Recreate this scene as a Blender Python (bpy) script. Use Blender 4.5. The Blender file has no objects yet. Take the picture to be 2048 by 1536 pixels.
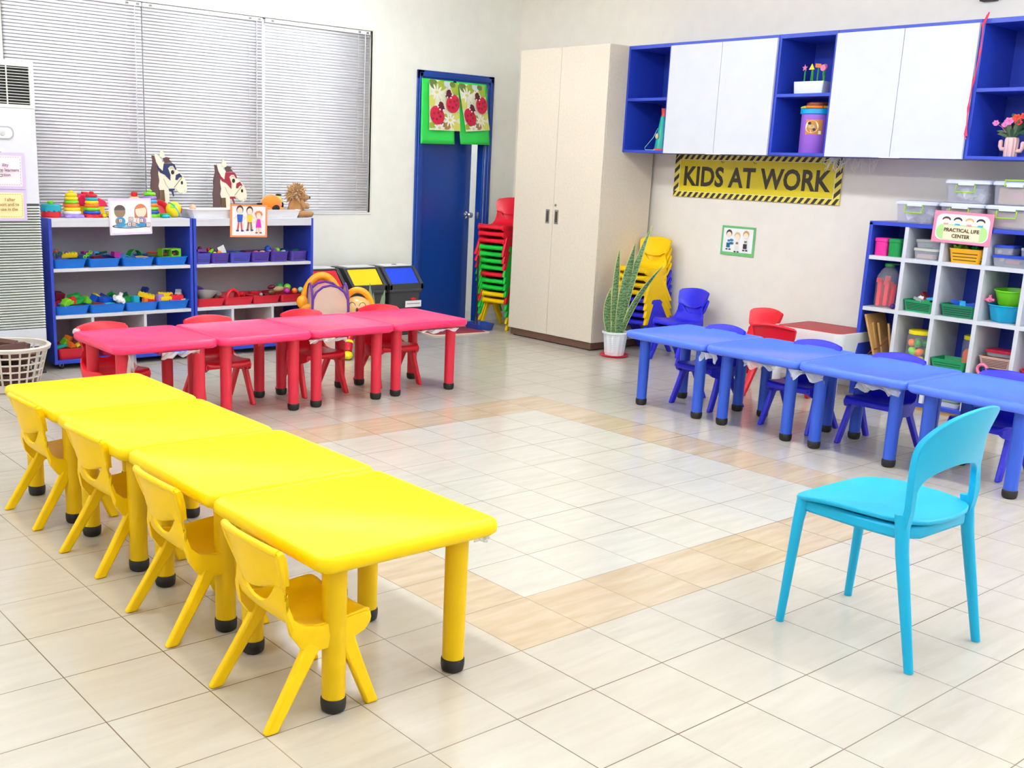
import bpy, bmesh, math, random
from math import sin, cos, pi, radians as rad
from mathutils import Matrix, Vector, Euler
C = bpy.context.scene.collection
SC = bpy.context.scene
random.seed(7)

# ------------------------------------------------------------------ camera
R = [[0.77577124, -0.62996976, 0.03629151], [-0.11922598, -0.2028113, -0.97193248], [0.6196484, 0.74967037, -0.23244394]]
cam = bpy.data.cameras.new('camera'); co = bpy.data.objects.new('camera', cam); C.objects.link(co)
m = Matrix.Identity(4)
for i in range(3):
    m[i][0] = R[0][i]; m[i][1] = -R[1][i]; m[i][2] = -R[2][i]
m[0][3], m[1][3], m[2][3] = -2.16751, -2.23501, 1.46049
co.matrix_world = m
cam.sensor_fit = 'HORIZONTAL'; cam.sensor_width = 36; cam.lens = 2162.815 / 2048 * 36
cam.shift_x = (1024 - 900.503) / 2048; cam.shift_y = (845.6 - 768) / 2048
cam.clip_start = 0.05; cam.clip_end = 60
SC.camera = co
# ------------------------------------------------------------------ world, light, exposure
w = bpy.data.worlds.new('world'); SC.world = w; w.use_nodes = True
w.node_tree.nodes['Background'].inputs[0].default_value = (0.9, 0.95, 1, 1)
w.node_tree.nodes['Background'].inputs[1].default_value = 0.6
SC.view_settings.view_transform = 'Standard'; SC.view_settings.look = 'None'
SC.view_settings.gamma = 1; SC.view_settings.exposure = 0.35
SC.view_settings.use_curve_mapping = False
LAMPS = [(x, y) for x in (-0.8, 2.2) for y in (-2.9, -0.3, 2.2, 4.5)] + [(3.7, -1.9), (3.7, -3.6), (-3.6, 1.0)]  # pair nearest the right wall is added to brighten the wardrobe side
LAMP_L = 42.5
HANG = .27
CEIL = 3.3

# ------------------------------------------------------------------ materials
def lin(c):
    return tuple((v / 255 / 12.92 if v <= 10 else ((v / 255 + .055) / 1.055) ** 2.4) for v in c[:3]) + (1,)
MATS = {}
def mat(name, rgb, rough=.45, metal=0, spec=.5, bump=0, bscale=60, var=0, vscale=8, trans=0, alpha=1, coat=0, emit=0, sheen=0):
    if name in MATS: return MATS[name]
    m = bpy.data.materials.new(name); m.use_nodes = True; nt = m.node_tree; b = nt.nodes['Principled BSDF']
    b.inputs['Base Color'].default_value = lin(rgb); b.inputs['Roughness'].default_value = rough
    b.inputs['Metallic'].default_value = metal; b.inputs['Specular IOR Level'].default_value = spec
    if trans: b.inputs['Transmission Weight'].default_value = trans; b.inputs['IOR'].default_value = 1.2
    if alpha < 1: b.inputs['Alpha'].default_value = alpha
    if coat: b.inputs['Coat Weight'].default_value = coat; b.inputs['Coat Roughness'].default_value = .1
    if sheen: b.inputs['Sheen Weight'].default_value = sheen
    tc = nt.nodes.new('ShaderNodeTexCoord')
    n = nt.nodes.new('ShaderNodeTexNoise'); n.inputs['Scale'].default_value = vscale; n.inputs['Detail'].default_value = 3
    nt.links.new(tc.outputs['Object'], n.inputs['Vector'])
    v = var or .04
    mx = nt.nodes.new('ShaderNodeMix'); mx.data_type = 'RGBA'; mx.blend_type = 'MULTIPLY'; mx.inputs[0].default_value = 1
    mx.inputs[6].default_value = lin(rgb)
    mr = nt.nodes.new('ShaderNodeMapRange'); mr.inputs[1].default_value = .3; mr.inputs[2].default_value = .7
    mr.inputs[3].default_value = 1 - v; mr.inputs[4].default_value = 1
    nt.links.new(n.outputs['Fac'], mr.inputs[0]); nt.links.new(mr.outputs[0], mx.inputs[7]); nt.links.new(mx.outputs[2], b.inputs['Base Color'])
    if bump:
        n2 = nt.nodes.new('ShaderNodeTexNoise'); n2.inputs['Scale'].default_value = bscale; n2.inputs['Detail'].default_value = 4
        nt.links.new(tc.outputs['Object'], n2.inputs['Vector'])
        bp = nt.nodes.new('ShaderNodeBump'); bp.inputs['Strength'].default_value = bump; bp.inputs['Distance'].default_value = .002
        nt.links.new(n2.outputs['Fac'], bp.inputs['Height']); nt.links.new(bp.outputs[0], b.inputs['Normal'])
    MATS[name] = m
    return m
class NT:
    def __init__(s, m): s.t = m.node_tree
    def math(s, op, a, b=None, c=None):
        n = s.t.nodes.new('ShaderNodeMath'); n.operation = op
        for i, v in enumerate((a, b, c)):
            if v is None: continue
            if isinstance(v, (int, float)): n.inputs[i].default_value = v
            else: s.t.links.new(v, n.inputs[i])
        return n.outputs[0]
    def mix(s, f, a, b):
        n = s.t.nodes.new('ShaderNodeMix'); n.data_type = 'RGBA'
        if isinstance(f, (int, float)): n.inputs[0].default_value = f
        else: s.t.links.new(f, n.inputs[0])
        for k, v in ((6, a), (7, b)):
            if isinstance(v, tuple): n.inputs[k].default_value = v
            else: s.t.links.new(v, n.inputs[k])
        return n.outputs[2]
def floor_mat():
    m = bpy.data.materials.new('polished_tile_floor'); m.use_nodes = True; t = NT(m); nt = m.node_tree
    b = nt.nodes['Principled BSDF']
    g = nt.nodes.new('ShaderNodeTexCoord'); sp = nt.nodes.new('ShaderNodeSeparateXYZ'); nt.links.new(g.outputs['Object'], sp.inputs[0])
    u = t.math('DIVIDE', sp.outputs[0], .3); v = t.math('DIVIDE', sp.outputs[1], .309)
    iu = t.math('FLOOR', u); iv = t.math('FLOOR', v); fu = t.math('SUBTRACT', u, iu); fv = t.math('SUBTRACT', v, iv)
    def inside(lo, hi):
        a = t.math('GREATER_THAN', u, lo); bb = t.math('LESS_THAN', u, hi); c = t.math('GREATER_THAN', v, lo); d = t.math('LESS_THAN', v, hi)
        return t.math('MULTIPLY', t.math('MULTIPLY', a, bb), t.math('MULTIPLY', c, d))
    ring = t.math('SUBTRACT', inside(0, 9), inside(1, 8))
    ctr = inside(1, 8)
    cb = nt.nodes.new('ShaderNodeCombineXYZ'); nt.links.new(iu, cb.inputs[0]); nt.links.new(iv, cb.inputs[1])
    wn = nt.nodes.new('ShaderNodeTexWhiteNoise'); wn.noise_dimensions = '3D'; nt.links.new(cb.outputs[0], wn.inputs['Vector'])
    wv = wn.outputs['Value']
    # streaky veins running along the tiles
    mp = nt.nodes.new('ShaderNodeMapping'); mp.inputs['Scale'].default_value = (3.2, 22, 1)
    mp.inputs['Rotation'].default_value = (0, 0, rad(8)); nt.links.new(g.outputs['Object'], mp.inputs[0])
    off = nt.nodes.new('ShaderNodeVectorMath'); off.operation = 'MULTIPLY_ADD'; off.inputs[1].default_value = (7, 7, 7)
    nt.links.new(wn.outputs['Color'], off.inputs[0]); nt.links.new(mp.outputs[0], off.inputs[2])
    n1 = nt.nodes.new('ShaderNodeTexNoise'); n1.inputs['Scale'].default_value = 1; n1.inputs['Detail'].default_value = 6; n1.inputs['Distortion'].default_value = .6
    nt.links.new(off.outputs[0], n1.inputs['Vector'])
    mr = nt.nodes.new('ShaderNodeMapRange'); mr.inputs[1].default_value = .32; mr.inputs[2].default_value = .68; nt.links.new(n1.outputs['Fac'], mr.inputs[0])
    s = mr.outputs[0]
    base = t.mix(s, lin((191, 182, 167)), lin((202, 194, 181)))
    base = t.mix(t.math('MULTIPLY', wv, .5), base, lin((197, 188, 174)))
    cen = t.mix(s, lin((197, 193, 180)), lin((207, 203, 192)))
    base = t.mix(ctr, base, cen)
    tan1 = t.mix(s, lin((186, 164, 132)), lin((202, 183, 155)))
    tan2 = t.mix(wv, tan1, t.mix(s, lin((192, 170, 142)), lin((206, 187, 163))))
    base = t.mix(ring, base, tan2)
    # scuffs
    n3 = nt.nodes.new('ShaderNodeTexNoise'); n3.inputs['Scale'].default_value = 1.3; n3.inputs['Detail'].default_value = 8; nt.links.new(g.outputs['Object'], n3.inputs['Vector'])
    sc = nt.nodes.new('ShaderNodeMapRange'); sc.inputs[1].default_value = .56; sc.inputs[2].default_value = .75; sc.inputs[4].default_value = .35; nt.links.new(n3.outputs['Fac'], sc.inputs[0])
    base = t.mix(sc.outputs[0], base, lin((184, 170, 150)))
    # joints
    d = t.math('MINIMUM', t.math('MINIMUM', fu, t.math('SUBTRACT', 1, fu)), t.math('MINIMUM', fv, t.math('SUBTRACT', 1, fv)))
    gr = t.math('LESS_THAN', d, .0055)
    n4 = nt.nodes.new('ShaderNodeTexNoise'); n4.inputs['Scale'].default_value = .9; nt.links.new(g.outputs['Object'], n4.inputs['Vector'])
    gm = nt.nodes.new('ShaderNodeMapRange'); gm.inputs[1].default_value = .35; gm.inputs[2].default_value = .6; gm.inputs[3].default_value = .45; gm.inputs[4].default_value = 1; nt.links.new(n4.outputs['Fac'], gm.inputs[0])
    col = t.mix(t.math('MULTIPLY', gr, gm.outputs[0]), base, lin((112, 92, 68)))
    nt.links.new(col, b.inputs['Base Color'])
    rr = nt.nodes.new('ShaderNodeMapRange'); rr.inputs[3].default_value = .13; rr.inputs[4].default_value = .24; nt.links.new(n3.outputs['Fac'], rr.inputs[0])
    nt.links.new(rr.outputs[0], b.inputs['Roughness']); b.inputs['Specular IOR Level'].default_value = .5
    return m
def leaf_mat():
    m = mat('snake_leaf', (70, 110, 60), .4); t = NT(m); nt = m.node_tree; b = nt.nodes['Principled BSDF']
    tc = nt.nodes.new('ShaderNodeTexCoord'); w_ = nt.nodes.new('ShaderNodeTexWave'); w_.bands_direction = 'Z'
    w_.inputs['Scale'].default_value = 14; w_.inputs['Distortion'].default_value = 9; w_.inputs['Detail'].default_value = 3; w_.inputs['Detail Scale'].default_value = 3
    nt.links.new(tc.outputs['Object'], w_.inputs['Vector'])
    c = t.mix(w_.outputs['Fac'], lin((50, 88, 44)), lin((112, 144, 96))); nt.links.new(c, b.inputs['Base Color'])
    return m
def wood_mat(name, a, b_, sc=(1, 1, 9)):
    m = mat(name, a, .5); t = NT(m); nt = m.node_tree; b = nt.nodes['Principled BSDF']
    tc = nt.nodes.new('ShaderNodeTexCoord'); mp = nt.nodes.new('ShaderNodeMapping'); mp.inputs['Scale'].default_value = sc
    nt.links.new(tc.outputs['Object'], mp.inputs[0]); n = nt.nodes.new('ShaderNodeTexNoise'); n.inputs['Scale'].default_value = 14; n.inputs['Detail'].default_value = 5
    nt.links.new(mp.outputs[0], n.inputs['Vector']); nt.links.new(t.mix(n.outputs['Fac'], lin(a), lin(b_)), b.inputs['Base Color'])
    return m

# ------------------------------------------------------------------ mesh helpers
class MB:
    def __init__(s): s.v = []; s.f = []; s.m = []; s.T = Matrix.Identity(4); s.mi = 0
    def pt(s, p): s.v.append(tuple(s.T @ Vector(p))); return len(s.v) - 1
    def face(s, idx, mi=None): s.f.append(tuple(idx)); s.m.append(s.mi if mi is None else mi)
    def poly(s, pts, mi=None): s.face([s.pt(p) for p in pts], mi)
    def box(s, x0, x1, y0, y1, z0, z1, mi=None):
        i = [s.pt(p) for p in ((x0, y0, z0), (x1, y0, z0), (x1, y1, z0), (x0, y1, z0), (x0, y0, z1), (x1, y0, z1), (x1, y1, z1), (x0, y1, z1))]
        for q in ((0, 3, 2, 1), (4, 5, 6, 7), (0, 1, 5, 4), (1, 2, 6, 5), (2, 3, 7, 6), (3, 0, 4, 7)): s.face([i[k] for k in q], mi)
        return s
    def loft(s, rings, cap0=True, cap1=True, mi=None, closed=True):
        I = [[s.pt(p) for p in r] for r in rings]; n = len(I[0])
        for a, b in zip(I, I[1:]):
            for k in range(n if closed else n - 1):
                s.face((a[k], a[(k + 1) % n], b[(k + 1) % n], b[k]), mi)
        if cap0: s.face(I[0][::-1], mi)
        if cap1: s.face(I[-1], mi)
        return s
    def grid(s, fn, nu, nv, mi=None, skip=None):
        I = [[s.pt(fn(i / nu, j / nv)) for i in range(nu + 1)] for j in range(nv + 1)]
        for j in range(nv):
            for i in range(nu):
                if skip and skip(i, j): continue
                s.face((I[j][i], I[j][i + 1], I[j + 1][i + 1], I[j + 1][i]), mi)
        return s
    def lathe(s, prof, c=(0, 0, 0), seg=20, mi=None, cap=True):
        rings = [[(c[0] + r * cos(2 * pi * k / seg), c[1] + r * sin(2 * pi * k / seg), c[2] + z) for k in range(seg)] for r, z in prof]
        return s.loft(rings, cap, cap, mi)
    def tube(s, pts, r, seg=8, mi=None, closed=False):
        pts = [Vector(p) for p in pts]; n = len(pts); rr = r if isinstance(r, (list, tuple)) else [r] * n
        rings = []; ref = None
        for k in range(n):
            if closed: d = pts[(k + 1) % n] - pts[k - 1]
            else: d = pts[min(k + 1, n - 1)] - pts[max(k - 1, 0)]
            d.normalize()
            if ref is None:
                ref = Vector((0, 0, 1)) if abs(d.z) < .9 else Vector((1, 0, 0))
                ref = (ref - d * ref.dot(d)).normalized()
            else:
                q = ref - d * ref.dot(d)
                if q.length > 1e-5: ref = q.normalized()
            b = d.cross(ref)
            rings.append([pts[k] + (ref * cos(2 * pi * j / seg) + b * sin(2 * pi * j / seg)) * rr[k] for j in range(seg)])
        if closed: rings.append(rings[0])
        return s.loft(rings, not closed, not closed, mi)
    def ell(s, c, r, mi=None, seg=16, rings=9):
        if isinstance(r, (int, float)): r = (r, r, r)
        R_ = [[(c[0] + r[0] * sin(pi * (j + .02) / (rings + .04)) * cos(2 * pi * k / seg), c[1] + r[1] * sin(pi * (j + .02) / (rings + .04)) * sin(2 * pi * k / seg),
                c[2] - r[2] * cos(pi * (j + .02) / (rings + .04))) for k in range(seg)] for j in range(rings + 1)]
        return s.loft(R_, True, True, mi)
    def prism(s, poly, a, b, ax='y', mi=None):
        def P(p, h): return {'y': (p[0], h, p[1]), 'z': (p[0], p[1], h), 'x': (h, p[0], p[1])}[ax]
        return s.loft([[P(p, a) for p in poly], [P(p, b) for p in poly]], True, True, mi)
    def build(s, name, mats, parent=None, loc=None, rotz=0, smooth=35, bevel=0, solid=0, sub=0, recalc=True, seg=2):
        me = bpy.data.meshes.new(name); me.from_pydata(s.v, [], s.f); me.validate()
        if not isinstance(mats, (list, tuple)): mats = [mats]
        for q in mats: me.materials.append(q)
        for p, k in zip(me.polygons, s.m): p.material_index = min(k, len(mats) - 1)
        if recalc:
            bm = bmesh.new(); bm.from_mesh(me); bmesh.ops.recalc_face_normals(bm, faces=bm.faces); bm.to_mesh(me); bm.free()
        if smooth:
            me.polygons.foreach_set('use_smooth', [True] * len(me.polygons)); me.set_sharp_from_angle(angle=rad(smooth))
        o = bpy.data.objects.new(name, me); C.objects.link(o)
        if parent: o.parent = parent
        if loc: o.location = loc
        o.rotation_euler.z = rotz
        if solid:
            q = o.modifiers.new('thickness', 'SOLIDIFY'); q.thickness = solid; q.offset = 0
        if sub:
            q = o.modifiers.new('sub', 'SUBSURF'); q.levels = sub; q.render_levels = sub
        if bevel:
            q = o.modifiers.new('bevel', 'BEVEL'); q.width = bevel; q.segments = seg; q.limit_method = 'ANGLE'; q.angle_limit = rad(40); q.harden_normals = False
        return o
def rrect(w, d, r, seg=4, cx=0, cy=0):
    out = []
    for qx, qy, a0 in ((1, 1, 0), (-1, 1, 90), (-1, -1, 180), (1, -1, 270)):
        for k in range(seg + 1):
            a = rad(a0 + 90 * k / seg)
            out.append((cx + qx * (w / 2 - r) + r * cos(a), cy + qy * (d / 2 - r) + r * sin(a)))
    return out
def rstack(mb, layers, mi=None, cx=0, cy=0, seg=4, cap0=True, cap1=True):
    """layers of (width, depth, corner radius, z)"""
    return mb.loft([[(x, y, z) for x, y in rrect(w, d, r, seg, cx, cy)] for w, d, r, z in layers], cap0, cap1, mi)
def tag(o, label, cat, group=None, kind=None):
    o['label'] = label; o['category'] = cat
    if group: o['group'] = group
    if kind: o['kind'] = kind
    return o
def thing(name, label, cat, loc=(0, 0, 0), rotz=0, group=None, kind=None):
    o = bpy.data.objects.new(name, None); C.objects.link(o); o.location = loc; o.rotation_euler.z = rotz; o.empty_display_size = .05
    return tag(o, label, cat, group, kind)
def struct(o): o['kind'] = 'structure'; return o
def kids(o): return [c for c in bpy.data.objects if c.parent == o]
def dup(o, loc=None, rotz=None, label=None, parent=None, matmap=None):
    c = o.copy(); C.objects.link(c)
    if parent: c.parent = parent
    if loc: c.location = loc
    if rotz is not None: c.rotation_euler.z = rotz
    if label: c['label'] = label
    if matmap and c.type == 'MESH':
        for sl in c.material_slots:
            mm = sl.material.name
            if mm in matmap: sl.link = 'OBJECT'; sl.material = matmap[mm]
    for ch in kids(o): dup(ch, parent=c, matmap=matmap)
    return c
def text(body, size, m, parent, loc, rot=(pi / 2, 0, 0), align='CENTER', bold=0, sx=1, extrude=.0003, spacing=1, shear=0, name='lettering'):
    cu = bpy.data.curves.new('t', 'FONT'); cu.body = body; cu.size = size; cu.align_x = align; cu.offset = bold; cu.extrude = extrude
    cu.space_character = spacing; cu.shear = shear; cu.resolution_u = 3
    t = bpy.data.objects.new('t', cu); C.objects.link(t)
    dg = bpy.context.evaluated_depsgraph_get(); me = bpy.data.meshes.new_from_object(t.evaluated_get(dg))
    bpy.data.objects.remove(t); me.name = name
    o = bpy.data.objects.new(name, me); C.objects.link(o); me.materials.clear(); me.materials.append(m)
    o.parent = parent; o.location = loc; o.rotation_euler = rot; o.scale = (sx, 1, 1)
    return o
def ngon(cx, cy, rx, ry, n=16, a0=0, a1=360): return [(cx + rx * cos(rad(a0 + (a1 - a0) * k / n)), cy + ry * sin(rad(a0 + (a1 - a0) * k / n))) for k in range(n + (a1 - a0 != 360))]
class Card(MB):
    """flat printed sheet in the local XZ plane facing -Y; each added shape lies a hair above the one before"""
    def __init__(s, t=.0012): super().__init__(); s.d = 0; s.t = t
    def shape(s, pts, mi): s.d += .00025; s.poly([(x, -s.d, z) for x, z in pts], mi)
    def rect(s, x0, x1, z0, z1, mi): s.shape([(x0, z0), (x1, z0), (x1, z1), (x0, z1)], mi)
    def el(s, cx, cz, rx, rz, mi, n=16, a0=0, a1=360): s.shape(ngon(cx, cz, rx, rz, n, a0, a1), mi)
    def line(s, a, b, w, mi):
        d = Vector((b[0] - a[0], b[1] - a[1])).normalized() * w / 2; s.shape([(a[0] - d.y, a[1] + d.x), (b[0] - d.y, b[1] + d.x), (b[0] + d.y, b[1] - d.x), (a[0] + d.y, a[1] - d.x)], mi)

# palette
P = lambda n, c, r=.35, **k: mat(n, c, r, **k)
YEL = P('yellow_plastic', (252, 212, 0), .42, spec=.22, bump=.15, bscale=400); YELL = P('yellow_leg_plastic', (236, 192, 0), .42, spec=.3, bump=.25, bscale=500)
YCH = P('yellow_chair_plastic', (255, 208, 0), .4, spec=.3)
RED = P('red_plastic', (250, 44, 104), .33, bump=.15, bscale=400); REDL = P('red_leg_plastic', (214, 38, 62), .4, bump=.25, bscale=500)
RCH = P('red_chair_plastic', (226, 18, 44), .36)
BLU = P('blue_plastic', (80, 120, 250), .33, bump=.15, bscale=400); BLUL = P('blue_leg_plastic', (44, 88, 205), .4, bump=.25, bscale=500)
BCH = P('blue_chair_plastic', (36, 36, 215), .36); GCH = P('green_chair_plastic', (20, 196, 58), .36)
CYAN = P('cyan_plastic', (0, 170, 216), .42, spec=.4); BLK = P('black_rubber', (22, 20, 20), .5)
WALL = mat('cream_wall_paint', (243, 244, 234), .7, bump=.05, bscale=200); WALLR = mat('warm_cream_wall_paint', (240, 233, 221), .7, bump=.05, bscale=200)
CEILM = mat('white_ceiling_paint', (245, 245, 240), .8)
WHT = P('white_laminate', (214, 216, 223), .35); BACK = mat('shaded_white_backing', (188, 182, 188), .7)  # the backing is whitish; shade inside the shelf is put into its grey
CABB = P('royal_blue_laminate', (38, 66, 186), .4); NAVY = P('navy_door_paint', (16, 62, 150), .3)
WPL = P('white_plastic', (236, 238, 240), .35); CREAM = mat('cream_textile_laminate', (226, 214, 194), .6, bump=.3, bscale=300, var=.08, vscale=60)
PLN = wood_mat('brown_plinth_wood', (118, 84, 66), (92, 62, 50)); CHR = P('chrome', (210, 210, 214), .15, metal=1); STL = P('brushed_steel', (170, 168, 160), .35, metal=1)
DARK = P('dark_grille_inside', (14, 14, 16), .6); GRY = P('charcoal_plastic', (58, 60, 64), .45); BLACKP = P('black_plastic', (30, 30, 32), .4)
TBL = P('azure_tray_plastic', (0, 112, 214), .35); TRD = P('red_tray_plastic', (206, 22, 44), .35); TPU = P('purple_basket_plastic', (78, 56, 158), .4); TPB = P('indigo_basket_plastic', (72, 74, 180), .4)
GBK = P('green_basket_plastic', (16, 150, 92), .4)
COL = {'red': (214, 24, 40), 'green': (24, 150, 60), 'lime': (120, 205, 30), 'blue': (20, 80, 200), 'navy': (24, 44, 120), 'yellow': (250, 215, 20), 'orange': (248, 120, 30), 'purple': (110, 50, 150),
       'magenta': (170, 30, 140), 'white': (238, 238, 236), 'maroon': (110, 22, 40), 'turquoise': (20, 170, 190), 'lilac': (160, 130, 210), 'pink': (236, 120, 160), 'grey': (165, 165, 165), 'dark green': (16, 90, 60),
       'sky blue': (60, 170, 235), 'brown': (110, 70, 40), 'beige': (214, 186, 140), 'black': (26, 26, 28), 'cream': (232, 226, 200), 'mint': (150, 215, 190), 'peach': (240, 180, 150), 'teal': (10, 165, 150)}
def pc(n): return P(n.replace(' ', '_') + '_toy_plastic', COL[n], .35)
PAPER = mat('white_paper', (246, 246, 246), .6)
def ink(n, c): return mat('print_' + n, c, .55)
FLOOR = floor_mat(); LEAF = leaf_mat()

# ================================================================== SETTING
X0, X1, Y0, Y1 = -5.0, 4.98, -4.6, 5.6
b = MB(); b.box(X0 - .2, X1 + .2, Y0 - .2, Y1 + 1.6, -.1, 0); struct(b.build('floor', FLOOR, smooth=0))
b = MB(); b.box(X0 - .2, X1 + .2, Y0 - .2, Y1 + 1.6, CEIL, CEIL + .1); struct(b.build('ceiling', CEILM, smooth=0))
WX0, WX1, WZ0, WZ1 = .296, 3.312, 1.03, 2.515      # window opening
DX0, DX1, DZ = 3.862, 4.604, 2.172                 # door opening
b = MB(); T = .078
for q in ((X0, WX0, 0, CEIL), (WX0, WX1, 0, WZ0), (WX0, WX1, WZ1, CEIL), (WX1, DX0, 0, CEIL), (DX0, DX1, DZ, CEIL), (DX1, X1 + .2, 0, CEIL)):
    b.box(q[0], q[1], Y1, Y1 + T, q[2], q[3])
struct(b.build('wall_back', WALL, smooth=0))
b = MB(); b.box(X1, X1 + .15, Y0, Y1 + 1.6, 0, CEIL); struct(b.build('wall_right', WALLR, smooth=0))
b = MB(); b.box(X0 - .15, X0, Y0, Y1 + T, 0, CEIL); struct(b.build('wall_left', WALL, smooth=0))
b = MB(); b.box(X0 - .15, X1 + .15, Y0 - .15, Y0, 0, CEIL); struct(b.build('wall_front', WALL, smooth=0))
b = MB(); b.box(X0 - .15, X1 + .15, Y1 + 1.5, Y1 + 1.6, 0, CEIL); struct(b.build('wall_corridor', mat('corridor_white_paint', (228, 234, 240), .6), smooth=0))
b = MB(); b.box(X1 - .012, X1, Y0, 3.85, 0, .075); struct(b.build('baseboard_right', WPL, smooth=0, bevel=.003))
b = MB(); b.box(X0, .33, Y1 - .012, Y1, 0, .075); b.box(2.4, 3.78, Y1 - .012, Y1, 0, .075); b.box(4.69, X1, Y1 - .012, Y1, 0, .075); struct(b.build('baseboard_back', WPL, smooth=0, bevel=.003))
# window: frame, mullions, pane
b = MB()
fr = .045
b.box(WX0, WX1, Y1 + .04, Y1 + .077, WZ0, WZ0 + fr); b.box(WX0, WX1, Y1 + .04, Y1 + .077, WZ1 - fr, WZ1)
for x in (WX0, 1.287 - fr / 2, 2.285 - fr / 2, WX1 - fr): b.box(x, x + fr, Y1 + .04, Y1 + .077, WZ0, WZ1)
win = struct(b.build('window_1', WPL, bevel=.003))
b = MB(); b.box(WX0 + fr, WX1 - fr, Y1 + .056, Y1 + .06, WZ0 + fr, WZ1 - fr); b.build('pane', mat('window_glass', (235, 245, 250), .05, trans=1), win, smooth=0)
b = MB(); b.box(WX0 - .012, WX1 + .012, Y1 - .006, Y1 + .04, WZ0 - .018, WZ0); b.build('window_sill', WPL, win, bevel=.003)
b = MB()
for q in ((WX0 - .012, WX0, WZ0 - .018, WZ1 + .012), (WX1, WX1 + .012, WZ0 - .018, WZ1 + .012), (WX0, WX1, WZ1, WZ1 + .012)): b.box(q[0], q[1], Y1 - .005, Y1 + .02, q[2], q[3])
b.build('window_trim', mat('trim_cream', (232, 230, 214), .5), win, smooth=0)
# door: blue frame moulding, jambs, leaf ajar into the corridor
b = MB(); mw = .078
for (x0, x1, z0, z1) in ((DX0 - mw, DX0, 0, DZ + mw), (DX1, DX1 + mw - .01, 0, DZ + mw), (DX0 - mw, DX1 + mw - .01, DZ, DZ + mw)):
    b.box(x0, x1, Y1 - .016, Y1 - .001, z0, z1)
    if x1 - x0 < .2: b.box(x0 + .02, x1 - .02, Y1 - .026, Y1 - .016, z0, z1 - .02)
    else: b.box(x0 + .02, x1 - .02, Y1 - .026, Y1 - .016, z0 + .02, z1 - .02)
b.box(DX0, DX0 + .02, Y1 - .001, Y1 + T + .01, 0, DZ); b.box(DX1 - .02, DX1, Y1 - .001, Y1 + T + .01, 0, DZ); b.box(DX0, DX1, Y1 - .001, Y1 + T + .01, DZ - .02, DZ)
door = struct(b.build('door_1', NAVY, bevel=.006))
b = MB(); b.box(0, .70, -.02, .02, .006, DZ - .03)
lf = b.build('door_leaf', NAVY, door, (DX0 + .024, Y1 + .045, 0), rad(11), bevel=.003)
b = MB()
b.T = Matrix.Translation((.64, -.02, 1.0)) @ Matrix.Rotation(pi / 2, 4, 'X')
b.lathe([(.033, 0), (.033, .006), (.014, .01), (.012, .035), (.026, .045), (.031, .06), (.024, .074), (.004, .078)], seg=20)
b.build('door_knob', CHR, lf)
b = MB(); b.box(DX1 - .0215, DX1 - .02, Y1 + .03, Y1 + .055, .97, 1.03); b.build('strike_plate', STL, door, smooth=0)

# ================================================================== CEILING LAMPS (unseen battens; bare tubes and drop shaped to brighten the upper walls)
lm = mat('lamp_housing_white', (240, 240, 240), .5); lp = bpy.data.materials.new('lamp_diffuser'); lp.use_nodes = True
lpb = lp.node_tree.nodes['Principled BSDF']; lpb.inputs['Emission Color'].default_value = (.93, .99, 1.06, 1); lpb.inputs['Emission Strength'].default_value = LAMP_L
lampr = thing('ceiling_light', 'white twin-tube light hanging from the ceiling, unseen, placed and hung to brighten the walls', 'ceiling light', (LAMPS[0][0], LAMPS[0][1], CEIL - HANG), 0, 'ceiling lights')
b0 = MB(); b0.box(-.10, .10, -.62, .62, -.03, -.0005); b0.build('housing', lm, lampr, bevel=.004)
for sy in (-.45, .45): b1 = MB(); b1.tube([(0, sy, -.001), (0, sy, HANG)], .006, 8); b1.build('suspension_rod', lm, lampr)
for sx in (-1, 1):
    b1 = MB(); b1.tube([(sx * .065, -.58, -.075), (sx * .065, .58, -.075)], .026, 14); b1.build('tube', lp, lampr)
    b1 = MB(); b1.box(sx * .065 - .012, sx * .065 + .012, -.60, -.58, -.09, -.03); b1.box(sx * .065 - .012, sx * .065 + .012, .58, .60, -.09, -.03); b1.build('tube_holder', lm, lampr, smooth=0)
for (x, y) in LAMPS[1:]: dup(lampr, (x, y, CEIL - HANG))
cl_ = dup(lampr, (3.6, Y1 + .85, CEIL - HANG), rad(90), 'unseen corridor light added to whiten the gap beside the blue door')  # added lamp, brightens the corridor wall seen through the door gap

# ================================================================== CHILDREN'S TABLES
def make_table(name, lx, ly, top, leg, label, loc, group, lsx, lsy):
    """moulded square table; origin on the floor at its centre"""
    H = .478
    r = thing(name, label, 'table', loc, 0, group)
    b = MB(); W, D = lx - .006, ly - .006
    L = [(W - .05, D - .05, .03, H - .047), (W - .03, D - .03, .035, H - .047), (W - .004, D - .004, .04, H - .035), (W, D, .042, H - .022), (W - .006, D - .006, .04, H - .006),
         (W - .02, D - .02, .036, H), (W - .046, D - .046, .028, H), (W - .054, D - .054, .026, H - .0045)]
    rstack(b, L, seg=5)
    b.build('tabletop', top, r, smooth=50)
    b = MB()
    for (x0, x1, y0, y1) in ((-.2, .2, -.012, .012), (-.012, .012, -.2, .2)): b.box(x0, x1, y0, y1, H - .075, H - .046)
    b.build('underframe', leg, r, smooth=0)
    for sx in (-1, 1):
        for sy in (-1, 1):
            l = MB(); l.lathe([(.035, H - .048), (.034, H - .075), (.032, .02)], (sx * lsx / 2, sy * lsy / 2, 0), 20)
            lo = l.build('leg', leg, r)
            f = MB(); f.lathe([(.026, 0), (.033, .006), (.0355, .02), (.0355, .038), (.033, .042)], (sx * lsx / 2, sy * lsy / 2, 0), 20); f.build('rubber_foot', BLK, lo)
    return r
ordn = ['nearest', 'second nearest', 'third nearest', 'farthest']
yx, yy = -.468, .245
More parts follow.
